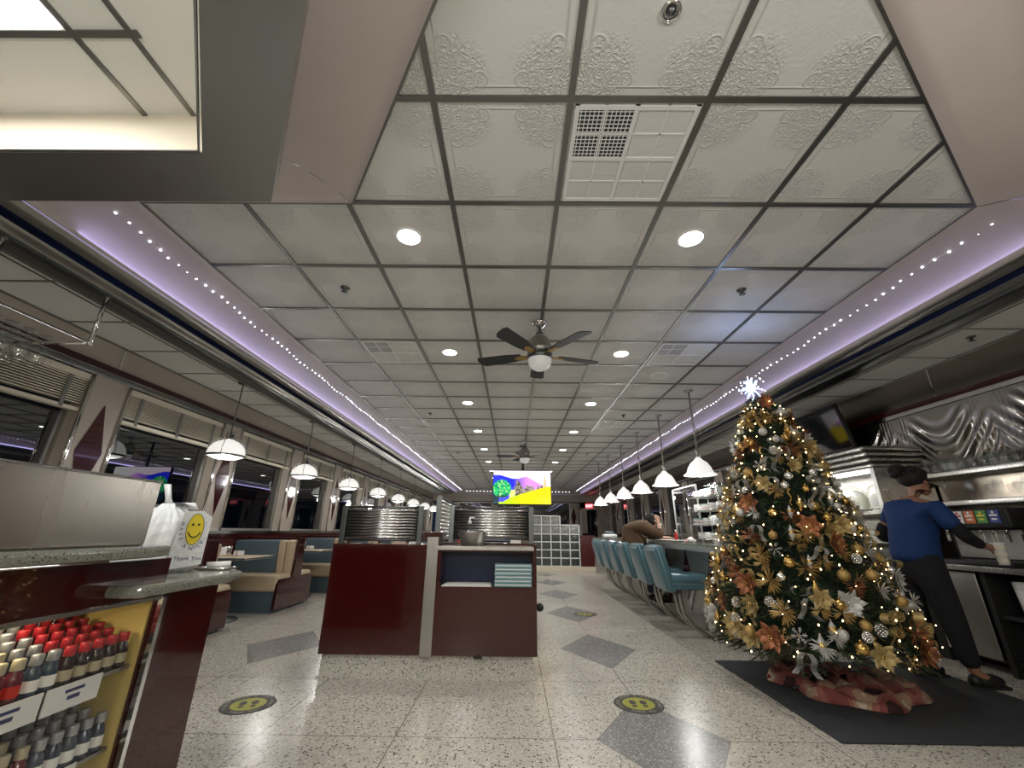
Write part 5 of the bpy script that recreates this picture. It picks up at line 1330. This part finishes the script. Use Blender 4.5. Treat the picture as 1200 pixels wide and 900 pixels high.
# ------------------------------------------------------------------ people
def skinmesh(nodes,edges,root=None,sub=2):
    names=list(nodes); me=bpy.data.meshes.new('s'); me.from_pydata([nodes[n][0] for n in names],[(names.index(a),names.index(b_)) for a,b_ in edges],[])
    o=bpy.data.objects.new('s',me); C.objects.link(o); md=o.modifiers.new('k','SKIN'); 
    if not me.skin_vertices: me.skin_vertices_layer = None
    for i,n in enumerate(names):
        r=nodes[n][1]; sv=me.skin_vertices[0].data[i]; sv.radius=(r,r) if not isinstance(r,tuple) else r; sv.use_root=(n==(root or names[0]))
    md.use_smooth_shade=True
    s=o.modifiers.new('s','SUBSURF'); s.levels=sub; s.render_levels=sub
    bpy.context.view_layer.update(); ev=o.evaluated_get(bpy.context.evaluated_depsgraph_get()); m2=bpy.data.meshes.new_from_object(ev)
    out=([tuple(v.co) for v in m2.vertices],[tuple(p.vertices) for p in m2.polygons]); bpy.data.objects.remove(o); return out
def skinned(name,mats,parent,nodes,edges,extra=None,**k):
    vs,fs=skinmesh(nodes,edges,**k); m=MB(); m.add(vs,fs,0,True)
    if extra: extra(m)
    return m.build(name,mats,parent)
def fingers(nodes,edges,wrist,palm,dirv,side,up,curl,pre,size=1.0):
    # palm node -> four fingers and a thumb, each a chain of its own
    P_=Vector(palm); d=Vector(dirv).normalized(); s=Vector(side).normalized(); u=Vector(up).normalized()
    nodes[pre+'palm']=(tuple(P_),(.022*size,.016*size)); edges.append((wrist,pre+'palm'))
    for i,(o,L) in enumerate(((-.027,.060),(-.009,.070),(.009,.066),(.026,.052))):
        b0=P_+d*.035*size+s*o*size; k1=b0+(d*math.cos(curl)-u*math.sin(curl))*L*.5*size; k2=k1+(d*math.cos(curl*2)-u*math.sin(curl*2))*L*.5*size
        for nm,p,r in (('a',b0,.0095),('b',k1,.0085),('c',k2,.007)): nodes[pre+'f%d%s'%(i,nm)]=(tuple(p),r*size)
        edges += [(pre+'palm',pre+'f%da'%i),(pre+'f%da'%i,pre+'f%db'%i),(pre+'f%db'%i,pre+'f%dc'%i)]
    t0=P_-d*.008*size-s*.026*size; t1=t0+(d*.6-s*.6-u*.3).normalized()*.030*size; t2=t1+(d*.9-u*.5).normalized()*.026*size
    for nm,p,r in (('a',t0,.011),('b',t1,.010),('c',t2,.008)): nodes[pre+'t'+nm]=(tuple(p),r*size)
    edges += [(pre+'palm',pre+'ta'),(pre+'ta',pre+'tb'),(pre+'tb',pre+'tc')]
# staff member: seen from behind her left, facing the drinks station (+X)
t=thing('person','standing person in a blue shirt and black trousers filling a cup at the drinks station','person',(3.30,3.55,0))
Y0=3.55
nd={'pelvis':((3.22,Y0,.80),(.125,.15)),'waist':((3.235,Y0,.93),(.115,.14)),'chest':((3.27,Y0,1.10),(.12,.155)),'upchest':((3.31,Y0-.005,1.21),(.10,.14)),'neck':((3.355,Y0-.01,1.295),.048),'head1':((3.385,Y0-.015,1.36),.062),'head2':((3.395,Y0-.015,1.425),.083),'head3':((3.385,Y0-.015,1.475),.066)}
ed=[('pelvis','waist'),('waist','chest'),('chest','upchest'),('upchest','neck'),('neck','head1'),('head1','head2'),('head2','head3')]
arm={'rs':((3.33,Y0-.17,1.21),.055),'re':((3.42,Y0-.24,1.00),.042),'rw':((3.62,Y0-.16,.93),.027),'ls':((3.30,Y0+.17,1.22),.055),'le':((3.20,Y0+.27,.99),.042),'lw':((3.46,Y0+.25,.95),.027)}
nd.update(arm); ed+=[('upchest','rs'),('rs','re'),('re','rw'),('upchest','ls'),('ls','le'),('le','lw')]
leg={'rh':((3.21,Y0-.09,.74),.095),'rk':((3.23,Y0-.13,.42),.062),'ra':((3.27,Y0-.13,.09),.036),'rf':((3.37,Y0-.15,.035),.030),'lh':((3.20,Y0+.09,.74),.095),'lk':((3.15,Y0+.10,.42),.062),'la':((3.10,Y0+.12,.09),.036),'lf':((3.20,Y0+.12,.035),.030)}
nd.update(leg); ed+=[('pelvis','rh'),('rh','rk'),('rk','ra'),('ra','rf'),('pelvis','lh'),('lh','lk'),('lk','la'),('la','lf')]
fingers(nd,ed,'rw',(3.68,Y0-.155,.925),(1,.05,-.1),(0,0,1),(0,-1,0),.7,'r')
fingers(nd,ed,'lw',(3.52,Y0+.25,.945),(1,0,0),(0,-1,0),(0,0,1),.5,'l')
def face(m,hx=3.395,hy=Y0-.015,hz=1.425,d=Vector((1,-.05,-.25)).normalized(),s=Vector((0,1,0))):
    c=Vector((hx,hy,hz)); m.ball(c+d*.085+Vector((0,0,-.005)),.014,8,sc=(1.2,.8,1.4)); m.ball(c+d*.07+Vector((0,0,-.042)),.018,8,sc=(1,1.3,.7)); m.ball(c+d*.05+Vector((0,0,-.07)),.028,8)
    for q in (-1,1): m.ball(c+s*q*.080-d*.005+Vector((0,0,-.01)),.017,8,sc=(.7,.5,1.2))
body=skinned('body','skin',t,nd,ed,extra=face)
for q in (-1,1): m=MB(); m.ball((3.395+.078,Y0-.015+q*.030,1.432),.008,8); m.build('eye','black',t)
sh={'hem':((3.21,Y0,.77),(.150,.175)),'pelvis':((3.22,Y0,.86),(.150,.175)),'waist':((3.235,Y0,.96),(.148,.175)),'chest':((3.27,Y0,1.10),(.14,.178)),'upchest':((3.305,Y0-.005,1.20),(.118,.155)),'nk':((3.335,Y0-.01,1.265),.068),'rs':((3.33,Y0-.17,1.205),.080),'re':((3.385,Y0-.22,1.05),.068),'ls':((3.30,Y0+.17,1.215),.075),'le':((3.245,Y0+.23,1.08),.062)}
skinned('shirt','blue_shirt',t,sh,[('hem','pelvis'),('pelvis','waist'),('waist','chest'),('chest','upchest'),('upchest','nk'),('upchest','rs'),('rs','re'),('upchest','ls'),('ls','le')])
skinned('black_sleeve','black_cloth',t,{'a':((3.375,Y0-.21,1.11),.052),'e':((3.42,Y0-.24,1.00),.052),'w':((3.60,Y0-.165,.935),.036)},[('a','e'),('e','w')])
skinned('black_sleeve','black_cloth',t,{'a':((3.25,Y0+.22,1.11),.052),'e':((3.20,Y0+.27,.99),.052),'w':((3.44,Y0+.25,.952),.036)},[('a','e'),('e','w')])
pn={'top':((3.22,Y0,.92),(.125,.15)),'pelvis':((3.22,Y0,.80),(.155,.175)),'rh':((3.21,Y0-.09,.72),.115),'rk':((3.23,Y0-.13,.42),.082),'ra':((3.265,Y0-.13,.11),.058),'lh':((3.20,Y0+.09,.72),.115),'lk':((3.15,Y0+.10,.42),.082),'la':((3.105,Y0+.12,.11),.058)}
skinned('trousers','black_cloth',t,pn,[('top','pelvis'),('pelvis','rh'),('rh','rk'),('rk','ra'),('pelvis','lh'),('lh','lk'),('lk','la')])
for nm,(x,y) in (('r',(3.27,Y0-.13)),('l',(3.10,Y0+.12))):
    m=MB(); m.rbox(x-.055,x+.19,y-.045,y+.045,.0,.022,.01); m.ball((x+.075,y,.045),.055,14,sc=(2.0,.9,.85)); m.ball((x-.01,y,.045),.045,12,sc=(1,.95,1)); m.build('shoe','black',t)
hr=MB(); hc=Vector((3.365,Y0-.012,1.462)); hr.ball(hc,.098,16,sc=(1.05,1.0,.82))
random.seed(2)
for i in range(60):
    a=random.uniform(0,2*pi); f_=random.uniform(0,1.35); p=hc+Vector((.1*math.sin(f_)*math.cos(a),.095*math.sin(f_)*math.sin(a),.08*math.cos(f_))); hr.ball(p,.022,6)
for i in range(26): d=Vector((random.gauss(0,1),random.gauss(0,1),random.gauss(0,1))).normalized(); hr.ball(Vector((3.275,Y0-.0,1.515))+d*.045,.028,6)
hr.build('hair','hair',t)
t=thing('paper_cup','tall patterned paper cup held under the soda dispenser by the person in blue','cup',(3.70,Y0-.17,.83))
m=MB(); m.lathe([(0,0),(.030,0),(.041,.155),(.043,.158),(.039,.158),(.029,.006)],(3.715,Y0-.17,.80),20); m.build('cup','cup_print',t) if 0 else m.build('cup','paper',t)
m=MB()
for i in range(3): m.lathe([(.0322+.0035*i,.02+.045*i),(.0345+.0035*i,.045+.045*i)],(3.7151,Y0-.17,.80),20)
m.build('printed_band','foam',t)
# seated man at the counter in a brown coat
t=thing('person','person in a brown coat hunched over the counter with one hand at the head','person',(1.72,6.14,0))
Ym=6.14; hs=.61
nd={'pelvis':((1.72,Ym,.70),(.14,.15)),'waist':((1.70,Ym,.84),(.12,.15)),'chest':((1.74,Ym,1.0),(.13,.16)),'up':((1.80,Ym,1.10),(.11,.14)),'neck':((1.885,Ym-.01,1.13),.05),'h1':((1.95,Ym-.01,1.125),.07),'h2':((1.99,Ym-.01,1.13),.085),'h3':((2.0,Ym-.01,1.17),.07),
 'rs':((1.82,Ym-.17,1.09),.06),'re':((2.00,Ym-.20,.945),.045),'rw':((2.02,Ym-.13,1.10),.028),'ls':((1.80,Ym+.17,1.09),.06),'le':((1.98,Ym+.22,.95),.045),'lw':((2.18,Ym+.14,.93),.028),
 'rh':((1.76,Ym-.10,.70),.09),'rk':((1.96,Ym-.12,.68),.065),'ra':((1.90,Ym-.12,.25),.042),'rf':((1.99,Ym-.12,.20),.035),'lh':((1.76,Ym+.10,.70),.09),'lk':((1.96,Ym+.12,.68),.065),'la':((1.90,Ym+.12,.25),.042),'lf':((1.99,Ym+.12,.20),.035)}
ed=[('pelvis','waist'),('waist','chest'),('chest','up'),('up','neck'),('neck','h1'),('h1','h2'),('h2','h3'),('up','rs'),('rs','re'),('re','rw'),('up','ls'),('ls','le'),('le','lw'),('pelvis','rh'),('rh','rk'),('rk','ra'),('ra','rf'),('pelvis','lh'),('lh','lk'),('lk','la'),('la','lf')]
fingers(nd,ed,'rw',(2.02,Ym-.115,1.15),(-.1,.1,1),(1,0,0),(0,-1,0),.4,'r')
fingers(nd,ed,'lw',(2.24,Ym+.12,.93),(1,-.2,0),(0,-1,0),(0,0,1),.3,'l')
def mface(m): face(m,1.99,Ym-.01,1.13,Vector((.9,-.1,-.45)).normalized())
skinned('body','skin_pale',t,nd,ed,extra=mface)
ct={'pelvis':((1.70,Ym,.74),(.175,.19)),'waist':((1.68,Ym,.86),(.16,.19)),'chest':((1.715,Ym,1.0),(.165,.20)),'up':((1.79,Ym,1.085),(.13,.165)),'nk':((1.855,Ym-.01,1.12),.085),'rs':((1.82,Ym-.18,1.07),.085),'re':((2.00,Ym-.21,.957),.064),'rw':((2.015,Ym-.15,1.06),.045),'ls':((1.80,Ym+.18,1.07),.085),'le':((1.98,Ym+.22,.965),.062),'lw':((2.14,Ym+.15,.945),.045)}
skinned('brown_coat','brown_coat',t,ct,[('pelvis','waist'),('waist','chest'),('chest','up'),('up','nk'),('up','rs'),('rs','re'),('re','rw'),('up','ls'),('ls','le'),('le','lw')])
skinned('trousers','denim',t,{'pelvis':((1.73,Ym,.69),(.15,.16)),'rh':((1.78,Ym-.10,.70),.105),'rk':((1.96,Ym-.12,.675),.08),'ra':((1.90,Ym-.12,.21),.06),'lh':((1.78,Ym+.10,.70),.105),'lk':((1.96,Ym+.12,.675),.08),'la':((1.90,Ym+.12,.21),.06)},[('pelvis','rh'),('rh','rk'),('rk','ra'),('pelvis','lh'),('lh','lk'),('lk','la')])
for q in (-1,1): m=MB(); m.rbox(1.85,2.07,Ym+q*.12-.045,Ym+q*.12+.045,.155,.20,.018); m.ball((1.97,Ym+q*.12,.205),.05,12,sc=(1.7,.85,.7)); m.build('shoe','black',t)
hr=MB(); hr.ball((1.965,Ym-.01,1.165),.098,16,sc=(1.1,1,.85))
for i in range(50):
    a=random.uniform(0,2*pi); f_=random.uniform(0,1.4); hr.ball((1.965+.10*math.sin(f_)*math.cos(a),Ym-.01+.095*math.sin(f_)*math.sin(a),1.165+.078*math.cos(f_)),.02,6)
hr.build('hair','hair',t)
for q in (-1,1): m=MB(); m.ball((2.063,Ym-.01+q*.03,1.10),.008,8); m.build('eye','black',t)
m=MB(); m.box(1.86,2.05,5.9,6.4,.135,.155); m.cyl((2.16,6.0,.145),(2.0,6.0,.145),.012); m.cyl((2.16,6.3,.145),(2.0,6.3,.145),.012); tag(m.build('foot_rail','chrome'),'low steel foot rest on the counter base under the seated person','foot rest')
